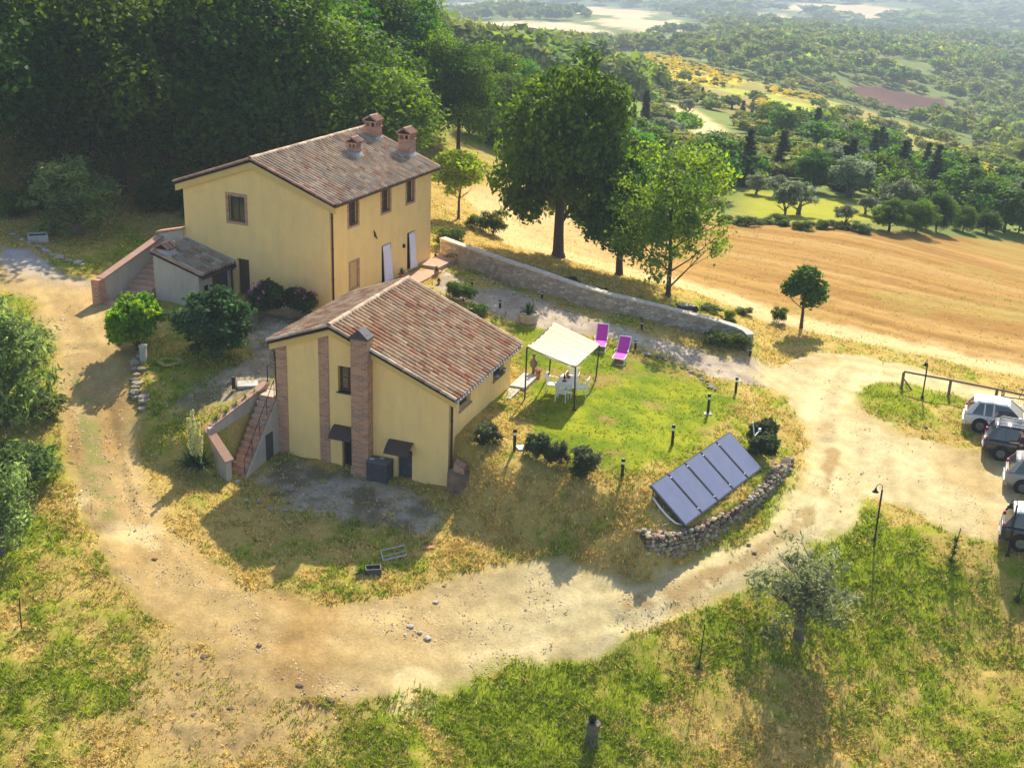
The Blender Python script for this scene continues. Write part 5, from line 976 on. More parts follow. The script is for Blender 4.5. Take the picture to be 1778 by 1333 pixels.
# ------------------------------------------------------------------ cars
def car(pos, rz, L_, H_, paint, label, name='parked_car', rails=False, dark_low=False, roofc=None):
    t = thing(name, label, 'car', pos, rz); w = .86; bl = .92 if H_ < 1.55 else 1.0
    st = [(0, .42, bl - .12, .70), (.05, .30, bl - .03, .78), (.25, .24, bl, .83), (.9, .22, bl, w), (L_ * .5, .2, bl - .01, w), (L_ * .74, .22, bl - .03, w), (L_ * .84, .22, bl - .12, .84), (L_ * .95, .28, bl - .24, .78), (L_, .38, bl - .36, .66)]
    m = MB(); b = 0; N = 10
    for x, zl, zb, ww in st:
        zm = zl + (zb - zl) * .45
        for y, z in ((-ww * .86, zl), (-ww, zl + .12), (-ww * 1.01, zm), (-ww * .985, zb - .09), (-ww * .93, zb), (ww * .93, zb), (ww * .985, zb - .09), (ww * 1.01, zm), (ww, zl + .12), (ww * .86, zl)): m.v.append((x, y, z))
    for i in range(len(st) - 1):
        for k in range(N): k2 = (k + 1) % N; m.f.append((i * N + k, i * N + k2, (i + 1) * N + k2, (i + 1) * N + k)); m.c.append(None)
    m.f.append(tuple(range(N))); m.c.append(None); m.f.append(tuple(range(len(st) * N - 1, (len(st) - 1) * N - 1, -1))); m.c.append(None)
    bo_ = m.build('body', paint, t, True); sm_ = bo_.modifiers.new('s', 'SUBSURF'); sm_.levels = 1; sm_.render_levels = 1
    for s in (-1, 1):
        for xs_ in (L_ * .30, L_ * .52, L_ * .73): m = MB(); m.box(xs_ - .008, xs_ + .008, s * w * 1.0 - .012, s * w * 1.0 + .012, .36, bl - .08); m.build('door_seam', rubber, t)
        for xs_ in (L_ * .36, L_ * .58): m = MB(); m.box(xs_ - .09, xs_ + .09, s * w * 1.01 - .02, s * w * 1.01 + .02, bl - .24, bl - .20); m.build('door_handle', chrome, t)
    # cabin: glass core with painted roof and pillars
    xr0, xr1, xf1, xf0 = .10, .48, L_ * .56, L_ * .76; wb, wt = .78, .62
    cs = [(xr0, bl - .02, wb), (xr1, H_ - .06, wt), (xf1, H_ - .05, wt), (xf0, bl - .04, wb)]
    def side(s): return [(x, s * (y), z) for x, z, y in cs]
    A, B = side(-1), side(1); m = MB()
    for i in range(3): m.poly([A[i], A[i + 1], B[i + 1], B[i]][::-1])
    m.poly(A); m.poly(B[::-1]); m.build('windows', glass, t)
    m = MB(); rp = [(xr1 - .13, H_ - .05, wt - .02), (xr1 + .15, H_, wt), ((xr1 + xf1) / 2, H_ + .02, wt + .01), (xf1 - .1, H_ - .01, wt), (xf1 + .05, H_ - .05, wt - .02)]
    for i in range(4):
        (x0, z0, y0), (x1, z1, y1) = rp[i], rp[i + 1]; m.hexa([(x0, -y0 - .02, z0 - .05), (x1, -y1 - .02, z1 - .05), (x1, y1 + .02, z1 - .05), (x0, y0 + .02, z0 - .05), (x0, -y0 + .05, z0 + .01), (x1, -y1 + .05, z1 + .01), (x1, y1 - .05, z1 + .01), (x0, y0 - .05, z0 + .01)])
    m.build('roof', roofc or paint, t, True)
    for s in (-1, 1):
        def pil(a, b, wd):
            a, b = np.array(a), np.array(b); m = MB(); m.hexa([a + [-wd, -s * .03, 0], a + [wd, -s * .03, 0], a + [wd, s * .012, 0], a + [-wd, s * .012, 0], b + [-wd * .7, -s * .03, 0], b + [wd * .7, -s * .03, 0], b + [wd * .7, s * .012, 0], b + [-wd * .7, s * .012, 0]]); m.build('pillar', paint, t)
        pil((xr0 + .1, s * wb, bl - .03), (xr1 + .06, s * wt, H_ - .05), .15); pil((xf0, s * wb, bl - .04), (xf1, s * wt, H_ - .05), .05)
        xm = (xr1 + xf1) / 2 + .1; pil((xm, s * wb, bl - .03), (xm - .03, s * wt, H_ - .05), .045); xm2 = xr1 + .45; pil((xm2, s * wb, bl - .03), (xm2 - .02, s * wt, H_ - .05), .04)
        if rails: m = MB(); m.tube([(xr1 + .1, s * (wt - .03), H_ + .01), (xr1 + .2, s * (wt - .03), H_ + .06), (xf1 - .2, s * (wt - .03), H_ + .06), (xf1 - .1, s * (wt - .03), H_ + .01)], .02, 6); m.build('roof_rail', chrome, t)
        m = MB(); m.hexa([(xf0 - .25, s * .86, bl), (xf0 - .1, s * .86, bl), (xf0 - .1, s * 1.02, bl), (xf0 - .25, s * 1.02, bl), (xf0 - .25, s * .86, bl + .15), (xf0 - .12, s * .86, bl + .15), (xf0 - .12, s * 1.02, bl + .15), (xf0 - .25, s * 1.02, bl + .15)] if s > 0 else [(xf0 - .25, -1.02, bl), (xf0 - .1, -1.02, bl), (xf0 - .1, -.86, bl), (xf0 - .25, -.86, bl), (xf0 - .25, -1.02, bl + .15), (xf0 - .12, -1.02, bl + .15), (xf0 - .12, -.86, bl + .15), (xf0 - .25, -.86, bl + .15)]); m.build('mirror', paint, t)
        m = MB(); m.hexa([(-.005, s * .52 - .06, bl - .27), (.2, s * .75 - .06, bl - .27), (.2, s * .75 + .075, bl - .27), (-.005, s * .60 + .06, bl - .27), (.03, s * .56 - .06, bl + .02), (.2, s * .72 - .04, bl + .02), (.2, s * .72 + .075, bl + .02), (.03, s * .62 + .08, bl + .02)]); m.build('tail_light', mat('red_lens', (.5, .01, .02), .2, 0), t)
        for xw in (.82, L_ - .78):
            r = .33; yc = s * (w - .09)
            ar = MB(); ar.tube([(xw, yc - .12 * s, r + .02), (xw, s * (w + .012), r + .02)], r + .07, 20); ar.build('wheel_arch', rubber, t)
            ty = MB(); ty.tube([(xw, s * (w - .2), r), (xw, s * (w + .005), r), (xw, s * (w + .022), r)], [r, r, r - .03], 24); wq = ty.build('wheel', rubber, t)
            rm = MB(); rm.tube([(xw, s * (w + .023), r), (xw, s * (w + .028), r)], r * .6, 20); 
            for k in range(7):
                q = k * 2 * math.pi / 7; rm.tube([(xw, s * (w + .034), r), (xw + r * .62 * math.cos(q), s * (w + .034), r + r * .62 * math.sin(q))], .022, 5)
            rm.build('rim', mat('alloy', (.20, .21, .22), .35, .05, metal=.6), wq)
    m = MB(); m.hexa([(-.05, -.72, .32), (.12, -.84, .32), (.12, .84, .32), (-.05, .72, .32), (-.05, -.72, .52), (.12, -.85, .52), (.12, .85, .52), (-.05, .72, .52)]); m.build('bumper', slate if dark_low else paint, t)
    m = MB(); m.box(-.062, -.051, -.26, .26, .36, .47); m.build('number_plate', white, t)
    return t
pw = mat('white_paint', (.62, .63, .64), .3, .02, 1, spec=.6); pb_ = mat('black_paint', (.02, .022, .03), .22, 0, spec=.7); pg = mat('grey_paint', (.30, .29, .27), .3, .02, 1, spec=.6); ps = mat('silver_roof', (.42, .43, .45), .3, .03, 1, spec=.6)
RZ = R_(-20)
def carpos(px_, py_):   # near rear wheel contact in the photo -> car origin
    p = G(px_, py_); lx, ly = .82, -.86; p = p - np.array([lx * math.cos(RZ) - ly * math.sin(RZ), lx * math.sin(RZ) + ly * math.cos(RZ), 0]); p[2] = hz(p[0], p[1]); return p
car(carpos(1699, 752), RZ, 3.65, 1.50, pw, 'white hatchback parked first in the row nearest the rail fence')
car(carpos(1735, 800), RZ, 4.6, 1.62, pb_, 'black estate car with roof rails parked second in the row', rails=True, roofc=pb_)
car(carpos(1774, 858), RZ, 4.2, 1.55, pg, 'beige grey car parked third in the row with only its rear in view')
car(carpos(1768, 965), RZ, 3.9, 1.6, pb_, 'white topped car with black lower body nearest the right lamp post', dark_low=True, roofc=pw)
# person standing at the black car
def person(pos, rz):
    t = thing('person', 'person in dark shirt standing beside the black car with one arm reaching forward', 'person', pos, rz)
    V_ = [(0, 0, .95), (0, 0, 1.15), (.02, 0, 1.38), (.04, 0, 1.48), (.07, 0, 1.56), (.09, 0, 1.66), (.08, 0, 1.74), (0, .17, 1.40), (.14, .24, 1.16), (.38, .16, 1.10), (.46, .14, 1.11), (0, -.17, 1.40), (.05, -.23, 1.12), (.16, -.22, .88), (.18, -.22, .80), (0, .10, .88), (.02, .11, .48), (0, .12, .08), (.14, .13, .03), (0, -.10, .88), (-.02, -.11, .48), (-.05, -.12, .08), (.09, -.13, .03)]
    E_ = [(0, 1), (1, 2), (2, 3), (3, 4), (4, 5), (5, 6), (2, 7), (7, 8), (8, 9), (9, 10), (2, 11), (11, 12), (12, 13), (13, 14), (0, 15), (15, 16), (16, 17), (17, 18), (0, 19), (19, 20), (20, 21), (21, 22)]
    Rr = [.14, .125, .15, .06, .065, .098, .07, .062, .045, .033, .03, .062, .045, .033, .03, .09, .06, .042, .035, .09, .06, .042, .035]
    def fingers(base, d):
        for k in range(5): V_.append(tuple(np.array(base) + np.array(d) * (.045 + .01 * (k % 3)) + np.array([0, (k - 2) * .016, -.012 * (k == 0)]))); E_.append((HB, len(V_) - 1)); Rr.append(.009); V_.append(tuple(np.array(V_[-1]) + np.array(d) * .04 + np.array([0, (k - 2) * .004, -.02]))); E_.append((len(V_) - 2, len(V_) - 1)); Rr.append(.008)
    HB = 10; fingers(V_[10], (1, 0, 0)); HB = 14; fingers(V_[14], (.3, 0, -1))
    me = bpy.data.meshes.new('body'); me.from_pydata(V_, E_, []); o = link('body', me, t); o.modifiers.new('sk', 'SKIN'); 
    for i, r in enumerate(Rr): me.skin_vertices[0].data[i].radius = (r, r)
    me.skin_vertices[0].data[0].use_root = True; o.modifiers.new('su', 'SUBSURF').levels = 1; o.modifiers['su'].render_levels = 2
    skin = mat('skin', (.50, .30, .21), .6, .05); me.materials.append(skin)
    def cloth_(name, idx, extra, m):
        vs = sorted(idx); mp = {v: i for i, v in enumerate(vs)}; me2 = bpy.data.meshes.new(name); me2.from_pydata([V_[v] for v in vs], [(mp[a], mp[b]) for a, b in E_ if a in mp and b in mp], []); o2 = link(name, me2, t); o2.modifiers.new('sk', 'SKIN')
        for v in vs: me2.skin_vertices[0].data[mp[v]].radius = (Rr[v] + extra,) * 2
        me2.skin_vertices[0].data[0].use_root = True; o2.modifiers.new('su', 'SUBSURF').levels = 1; me2.materials.append(m)
    cloth_('shirt', [0, 1, 2, 7, 8, 11, 12], .018, mat('dark_shirt', (.03, .03, .04), .9)); cloth_('trousers', [0, 15, 16, 17, 19, 20, 21], .016, mat('dark_trousers', (.06, .055, .05), .9))
    m = MB(); m.blob((.07, 0, 1.72), (.105, .10, .10), 3, None, .08); m.build('hair', mat('dark_hair', (.03, .02, .015), .8), t)
    m = MB(); m.blob((.185, 0, 1.655), (.02, .012, .02), 3, None, .05); m.build('nose', skin, t)
    for y in (-.035, .035): m = MB(); m.blob((.172, y, 1.68), (.012, .012, .008), 1, None, .02); m.build('eye', black, t)
    for y in (-.1, .1): m = MB(); m.blob((.08, y, 1.66), (.02, .012, .03), 1, None, .05); m.build('ear', skin, t)
    m = MB(); m.blob((.178, 0, 1.61), (.01, .025, .006), 1, None, .02); m.build('mouth', mat('lips', (.35, .12, .1), .6), t)
person(G(1767, 806), math.pi * .9)
# ------------------------------------------------------------------ lamp posts, stakes, rail fence
def lamp(px_, py_, h, lb, side=-1, arm=.22):
    p = G(px_, py_); t = thing('lamp_post', lb, 'street lamp', p, 0); m = MB(); m.tube([(0, 0, 0), (0, 0, h * .93)], .038, 10); m.lathe([(0, 0), (.09, 0), (.08, .12), (.045, .2), (0, .2)], 12); m.build('post', iron, t, True)
    m = MB(); m.tube([(0, 0, h * .93), (side * .02, 0, h * 1.0), (side * arm * .6, 0, h * 1.04), (side * arm * 1.1, 0, h), (side * arm * 1.2, 0, h * .97)], .016, 8); m.build('arm', iron, t, True)
    m = MB(); m.lathe([(0, .05), (.03, .04), (.05, -.04), (.09, -.1), (.14, -.15), (.13, -.15), (0, -.06)], 14, (side * arm * 1.2, 0, h * .95)); sh_ = m.build('lamp_shade', iron, t, True); m = MB(); m.lathe([(0, -.13), (.04, -.11), (.04, -.07), (0, -.06)], 10, (side * arm * 1.2, 0, h * .95)); m.build('bulb', white, sh_)
lamp(1518, 940, 2.55, 'black gooseneck lamp post on the grass corner before the parking area'); lamp(1601, 692, 2.1, 'black lamp post beside the wooden rail fence', arm=.08); lamp(1749, 965, 2.5, 'black gooseneck lamp post beside the nearest parked car')
for a, b, hp, lb in ((37, 1092, 62, 'thin metal stake alone in the left meadow'), (1213, 1160, 90, 'thin metal stake between the track and the old olive tree'), (1651, 975, 66, 'leaning stake with a green sapling in the right meadow'), (1766, 1045, 40, 'thin stake at the far right meadow edge')):
    p = G(a, b); h = hp / pxm(p); t = thing('stake', lb, 'stake', p); m = MB(); m.tube([(0, 0, -.1), (.06 if a != 1651 else .16, 0, h)], .022, 6); m.build('rod', wood2 if a == 1651 else iron, t)
    if a != 37:
        m = MB(); spiky(m, (0, 0, 0), 60, .35, .03, random.Random(a), (.4, 1.5), ((.04, .08, .02), (.12, .17, .03)))
        if a == 1651: [spiky(m, (.05, 0, .3 * k), 30, .3, .03, random.Random(k), (.3, 1.5), ((.03, .08, .02), (.08, .14, .03))) for k in range(1, 4)]
        m.build('weeds', leafn, t)
fp = PG((1565, 675), (1646, 690), (1726, 706), (1800, 722)); FE = thing('rail_fence', 'weathered wooden rail fence with single top rail beside the parking area', 'fence', fp[0]); o_ = fp[0]; tops = []
for i, p in enumerate(fp):
    m = MB(); q = p - o_; hh = .95; m.box(q[0] - .06, q[0] + .06, q[1] - .06, q[1] + .06, q[2] - .1, q[2] + hh); m.build('post', wood2, FE); tops.append(q + [0, 0, hh - .02])
for i in range(3): m = MB(); m.tube([tops[i] + [0, -.0, .05], tops[i + 1] + [0, 0, .05]], .055, 6); m.build('rail', wood2, FE)
m = MB(); m.tube([tops[0] - [0, 0, .3], (fp[1] - o_) * .24 + [0, 0, .0]], .04, 6); m.build('brace', wood2, FE)
p = G(1738, 704); HR = thing('hay_rake', 'old rusty hay rake with curved wheel and tines by the rail fence', 'farm tool', p, R_(-15)); rust = mat('rusty_iron', (.07, .045, .035), .85, .4, 12)
for s in (0, 1.6):
    m = MB(); m.tube([(s, .5 * math.cos(q), .5 + .5 * math.sin(q)) for q in np.linspace(0, 2 * math.pi, 25)], .022, 5, capped=False)
    for k in range(8): q = k * math.pi / 4; m.tube([(s, 0, .5), (s, .5 * math.cos(q), .5 + .5 * math.sin(q))], .01, 4)
    m.build('wheel', rust, HR)
m = MB(); m.tube([(-.1, 0, .5), (1.7, 0, .5)], .03, 6)
for k in range(18): x = .1 + k * .085; m.tube([(x, -.05, .5), (x, -.3, .42), (x, -.38, .2), (x, -.25, .02)], .008, 4)
m.build('tine_bar', rust, HR); m = MB(); m.tube([(.8, 0, .5), (.95, .1, .95)], .02, 5); m.blob((.97, .1, 1.0), (.2, .17, .05), 4); m.build('seat', rust, HR)
# ------------------------------------------------------------------ small garden things
p = G(295, 630); HC = thing('garden_hose', 'coiled yellow garden hose lying on the shaded lawn', 'hose', p); m = MB(); rg = random.Random(4); P_ = []
for k in range(150): q = k * .31; r = .42 + .09 * math.sin(k * .53) + rg.uniform(-.02, .02); P_.append((r * math.cos(q) * 1.15, r * math.sin(q), .03 + .02 * (k % 5)))
P_ += [(-.5, .3, .03), (-.9, .8, .03), (-1.0, 1.0, .3)]; m.tube(P_, .017, 5); m.build('hose_coil', mat('yellow_hose', (.52, .44, .14), .5), HC, True)
p = G(250, 628); t = thing('water_post', 'low pale concrete post standing under the bright green tree', 'post', p); m = MB(); m.box(-.14, .14, -.12, .12, -.1, .75); m.box(-.17, .17, -.15, .15, .751, .82); m.build('post', conc, t); m = MB(); m.tube([(.1, -.13, .6), (.1, -.2, .6), (.1, -.2, .52)], .015, 6); m.build('tap', chrome, t)
p = G(66, 418); t = thing('stone_trough', 'square stone trough on the shaded bank above the track', 'trough', p, .4); m = MB()
for q in ((-.55, .55, -.45, -.35), (-.55, .55, .35, .45), (-.55, -.45, -.35, .35), (.45, .55, -.35, .35)): m.box(*q, -.1, .4)
m.box(-.45, .45, -.35, .35, -.1, .15); m.build('basin', conc, t); m = MB(); m.box(-.44, .44, -.34, .34, .151, .3); m.build('soil', black, t)
p = G(448, 262); t = thing('picnic_table', 'weathered wooden table in the shade of the wood', 'table', p, .3); m = MB(); m.box(-1.0, 1.0, -.45, .45, .72, .78); m.build('table_top', wood2, t)
for x in (-.85, .85):
    for y in (-.35, .35): m = MB(); m.box(x - .05, x + .05, y - .05, y + .05, 0, .72); m.build('leg', wood2, t)
p = G(503, 254); p[2] += .0; t = thing('playhouse', 'wooden playhouse tower with small roof and lime green panels behind the main house', 'playhouse', p, .5)
for x in (-.6, .6):
    for y in (-.6, .6): m = MB(); m.box(x - .05, x + .05, y - .05, y + .05, 0, 2.2); m.build('post', wood, t)
m = MB(); m.box(-.62, .62, -.62, .62, .9, .98); m.build('deck', wood2, t); lime = mat('lime_panel', (.30, .62, .05), .5, .05); redp = mat('red_panel', (.5, .06, .05), .5, .05)
m = MB(); m.box(-.55, .0, -.66, -.62, .98, 1.6); m.build('green_panel', lime, t); m = MB(); m.box(.08, .55, -.66, -.62, 1.1, 1.6); m.build('red_panel', redp, t); m = MB(); m.prism([(-.9, -.8, 2.1), (.9, -.8, 2.1), (0, -.8, 2.65)], (0, 1.6, 0)); m.build('roof', conc, t)
m = MB(); m.prism([(-.75, -.6, .9), (-1.9, -.6, .05), (-1.9, -.6, .15), (-.75, -.6, 1.05)], (0, .5, 0)); m.build('slide', lime, t)
p = G(1188, 545); t = thing('wheelbarrow', 'dark wheelbarrow tipped in the shade beside the ash trunk', 'wheelbarrow', p, .4); m = MB(); m.hexa([(-.3, -.2, .25), (.3, -.2, .25), (.3, .2, .25), (-.3, .2, .25), (-.45, -.32, .58), (.5, -.32, .5), (.5, .32, .5), (-.45, .32, .58)]); m.build('tray', slate, t)
for s in (-1, 1): m = MB(); m.tube([(.65, s * .03, .18), (0, s * .2, .24), (-1.0, s * .28, .55)], .02, 6); m.build('handle', rust, t)
m = MB(); m.tube([(.68, -.04, .2), (.68, .04, .2)], .2, 14); m.build('wheel', rubber, t)
p = G(682, 965); t = thing('metal_frame', 'bent grey metal frame lying on the dry ground before the small house', 'frame', p, .5); m = MB(); m.tube([(-.5, -.25, .05), (.45, -.3, .1), (.6, .25, .22), (-.35, .35, .14), (-.5, -.25, .05)], .03, 6); m.tube([(-.4, .0, .06), (.5, 0, .12)], .02, 5); m.build('bar', lead, t)
p = G(648, 993); t = thing('open_box', 'small open dark box with a green weed beside it on the dry ground', 'box', p, .2); m = MB()
for q in ((-.3, .3, -.2, -.16), (-.3, .3, .16, .2), (-.3, -.26, -.16, .16), (.26, .3, -.16, .16)): m.box(*q, -.05, .22)
m.box(-.26, .26, -.16, .16, -.05, .02); m.build('box', slate, t); m = MB(); spiky(m, (-.45, -.05, 0), 90, .4, .03, random.Random(7), (.3, 1.5), ((.10, .18, .03), (.2, .28, .05))); m.build('weed', leafn, t)
p = G(744, 952); t = thing('loose_brick', 'single pale brick on the dry ground right of the metal frame', 'brick', p, .2); m = MB(); m.box(-.2, .2, -.1, .1, 0, .08); m.build('brick', terra, t)
p = G(430, 668); t = thing('drain_cover', 'flat pale concrete cover slab in the gravel behind the garden stair', 'slab', p, .2); m = MB(); m.box(-.45, .45, -.35, .35, -.05, .08); m.build('slab', conc, t); m = MB(); m.tube([(-.6, -.4, 0), (-.6, -.4, .55)], .09, 10); m.build('vent_pipe', iron, t)
p = G(1027, 1290); h = 58 / pxm(p); t = thing('tree_stump', 'pollarded grey stump with dark twiggy top in the lower meadow', 'stump', p); m = MB(); m.tube([(0, 0, -.1), (0, 0, h * .3), (.03, 0, h * .75)], [.26, .2, .24], 10); m.build('trunk', barkg, t); m = MB(); spiky(m, (0, 0, h * .72), 130, .32, .02, random.Random(3), (.5, 1.5), ((.015, .025, .01), (.04, .06, .02)), 0); spiky(m, (0, 0, h * .1), 90, .5, .03, random.Random(4), (.2, 1.4), ((.06, .10, .02), (.12, .18, .03))); m.build('twigs', leafn, t)
# stone rows
def edging(name, lb, pts_, step, r, pal_, seed, jit=.15, hgt_=.7):
    P = PG(*pts_); t = thing(name, lb, 'stones', P[0]); m = MB(); rg = random.Random(seed)
    for a, b in zip(P[:-1], P[1:]):
        n_ = max(1, int(np.linalg.norm((b - a)[:2]) / step))
        for k in range(n_):
            q = a + (b - a) * ((k + rg.random() * .5) / n_); q = q + np.array([rg.uniform(-jit, jit), rg.uniform(-jit, jit), 0]); q[2] = hz(q[0], q[1]) + r * .2; s = rg.uniform(.6, 1.4) * r; m.blob(q - P[0], (s, s * rg.uniform(.7, 1.2), s * hgt_), rg.randrange(9999), rg.choice(pal_), .3)
    m.build('stones', stone_m, t)
gp_ = [(.42, .38, .32), (.30, .27, .23), (.50, .46, .40), (.36, .31, .25)]
edging('stone_edging', 'row of dark edging stones between lawn and gravel path', [(1108,610),(1140,620),(1180,637),(1215,655),(1245,678)], .22, .13, [(.20, .18, .16), (.28, .26, .23), (.15, .14, .12)], 1)
edging('stone_edging', 'row of small pale stones along the upper path edge', [(760,463),(800,462),(870,500),(930,522),(1000,545),(1060,562),(1110,578)], .35, .10, gp_, 2)
edging('stone_edging', 'line of rough stones along the shaded bank above the track', [(20,408),(60,428),(100,447),(150,462)], .4, .2, gp_, 3)
edging('rock_border', 'tumbled pale rocks holding the bank beside the hose lawn', [(236,615),(238,645),(240,680),(243,715)], .3, .26, [(.36, .31, .22), (.28, .24, .17), (.20, .18, .12)], 4, .2)
edging('rubble_line', 'scatter of small stones at the foot of the garden stair', [(400,835),(440,870),(480,885),(520,905)], .5, .12, gp_, 5, .3)
for k, (a, b, r) in enumerate(((713,1087,.14),(728,1098,.12),(741,1108,.16),(757,1045,.12),(450,1120,.12),(268,970,.12),(770,1018,.1),(905,972,.1),(1310,960,.12),(1607,742,.18),(1580,735,.12),(1300,945,.1),(355,1140,.15),(520,1190,.16),(575,1215,.18),(310,1170,.12),(340,1240,.15),(400,1230,.12))):
    p = G(a, b); m = MB(); m.blob((0, 0, 0), (r, r * .8, r * .5), k, (.45, .40, .34) if k < 4 else (.20, .13, .08), .35); o = m.build('clod', stone_m); o.location = p + np.array([0, 0, .02]); tag(o, 'pale loose stone lying on the track below the small house' if k < 4 else 'small brown clod lying on the bare track ground', 'stone', group='pale stones on the track' if k < 4 else 'clods on the bare ground')
# ------------------------------------------------------------------ distant things
p = G(1297, 268); t = thing('hay_bale', 'round hay bale on the straw slope beyond the field', 'hay bale', p, .5); m = MB(); m.tube([(-.85, 0, .95), (.85, 0, .95)], .95, 22); m.build('bale', mat('straw', (.34, .25, .15), .95, .3, 6, .5), t); m = MB(); m.tube([(.851, 0, .95), (.87, 0, .95)], .9, 22); m.build('bale_end', mat('wrap', (.22, .26, .30), .5, .2), t)
p = G(880, 142); p[2] -= 1.0; FH = thing('far_farmhouse', 'distant stone farmhouse with tiled roof half hidden in the trees', 'house', p, R_(-25), None, .55); fs = mat('far_stone', (.36, .28, .21), .9, .2, 2)
q = pxm(p); k = 1.0; m = MB(); m.prism([(-5, -4, -3), (5, -4, -3), (5, -4, 4.4), (0, -4, 6.2), (-5, -4, 4.4)], (0, 12, 0)); m.build('wall', fs, FH)
m = MB(); m.prism([(-5.5, -4.4, 4.2), (0, -4.4, 6.25), (5.5, -4.4, 4.2), (5.5, -4.4, 4.45), (0, -4.4, 6.5), (-5.5, -4.4, 4.45)], (0, 12.8, 0)); rf = m.build('roof', mat('far_tiles', (.40, .20, .13), .9, .3, 3), FH); m = MB(); m.box(-1.5, -.8, 0, .7, 5.5, 7.4); m.build('chimney', fs, rf); m = MB(); m.box(1.0, 1.7, 5, 5.7, 5.5, 7.2); m.build('chimney', fs, rf)
for x in (-3, 0, 3): m = MB(); m.box(x - .4, x + .4, -4.03, -4.001, 1.5, 2.8); m.build('window', black, FH)
for a in (('cypress','cypress_tree','tall dark cypress standing alone right behind the largest oak','tree',1117,250,90,1.15,1), ('cypress','cypress_tree','slimmer cypress half behind the tall lone cypress','tree',1098,248,62,1.0,2),
  ('fir','fir_tree','dark conical fir with ragged outline above the olive grove','tree',1355,303,78,1.25,1), ('fir','fir_tree','low dark conifer leaning against the conical fir','tree',1332,298,38,1.3,2), ('oak','broad_tree','round dark broadleaf tree right of the conical fir','tree',1413,332,74,1.25,1),
  ('olive','olive_tree','leftmost olive of the grove beyond the stubble field','tree',1313,337,36,1.3,1), ('olive','olive_tree','olive in the back row of the grove between the two firs','tree',1345,342,40,1.3,2), ('olive','olive_tree','wide olive in the middle of the grove','tree',1385,372,62,1.25,3), ('olive','olive_tree','olive overlapping the wide one on its left side','tree',1362,372,46,1.1,1), ('olive','olive_tree','small open olive alone on the bright grass','tree',1466,392,40,1.15,2), ('olive','olive_tree','olive at the right end of the grove before the dark bushes','tree',1502,372,36,1.3,3),
  ('oak','broad_tree','dark bushy tree at the left of the dark hedge group','tree',1543,402,58,1.45,2), ('forest','broad_tree','second dark bushy tree of the hedge group','tree',1590,405,62,1.2,1), ('forest','broad_tree','taller ivy covered tree in the hedge group','tree',1625,402,70,1.0,2), ('oak','broad_tree','dark rounded bush tree near the right picture edge','tree',1712,407,46,1.5,3), ('forest','broad_tree','leafy tree between the hedge group and the right edge','tree',1672,402,48,1.1,3), ('forest','broad_tree','leafy tree cut by the right picture edge above the field','tree',1768,405,60,1.2,4),
  ('cypress','cypress_tree','left one of the cypress trio on the far slope','tree',1437,243,30,1.9,1), ('cypress','cypress_tree','middle one of the cypress trio on the far slope','tree',1451,245,34,1.7,2), ('cypress','cypress_tree','right one of the cypress trio on the far slope','tree',1464,244,36,1.5,1), ('cypress','cypress_tree','left one of the tiny cypress pair','tree',1362,209,16,1.7,1), ('cypress','cypress_tree','right one of the tiny cypress pair','tree',1369,210,15,1.7,2), ('cypress','cypress_tree','slim cypress standing lower right below the trio','tree',1613,322,38,1.2,2), ('cypress','cypress_tree','slim cypress rising behind the right part of the hedge group','tree',1660,345,30,1.1,1),
  ('cypress','cypress_tree','taller far cypress above the right end of the wood','tree',768,72,32,1.7,1), ('cypress','cypress_tree','smaller far cypress beside the taller one above the wood','tree',779,74,16,1.7,2),
  ('round','round_tree','round green tree on the slope right of the lone cypress','tree',1190,250,58,1.5,1), ('round','round_tree','pale dry round tree on the slope edge','tree',1133,188,30,1.3,2), ('olive','olive_tree','pale round olive on the straw slope','tree',1193,203,32,1.2,1)):
    tpx(*a)
for k in range(15):
    tpx('bush', 'shrub', 'rough green shrub in the scrub strip along the upper edge of the stubble field', 'shrub', 1262 + k * 17.5 + 5 * math.sin(k * 3), 386 + k * 1.2 + 3 * math.sin(k), 15 + 6 * math.sin(k * 4), 1.9, k % 3, group='scrub strip above the field')
    tpx('olive' if k % 3 else 'bush', 'scrub_bush', 'grey green scrub bush on the slope around the hay bale', 'shrub', 1215 + (k * 37) % 120, 258 + (k * 23) % 62, 22 + (k * 7) % 12, 1.6, 1 + k % 2, group='scrub round the hay bale')
    a = 1098 + k * 14.5 + 5 * math.sin(k * 7.3); tpx('cypress', 'cypress_tree', 'small dark cypress in the row along the lower edge of the yellow broom', 'tree', a, 146 + k * 3.7 + 3 * math.sin(k * 2.1), 16 + 6 * math.sin(k * 5), 2.2 + .8 * math.sin(k * 3.1), 1 + k % 2, group='cypress row below the broom')
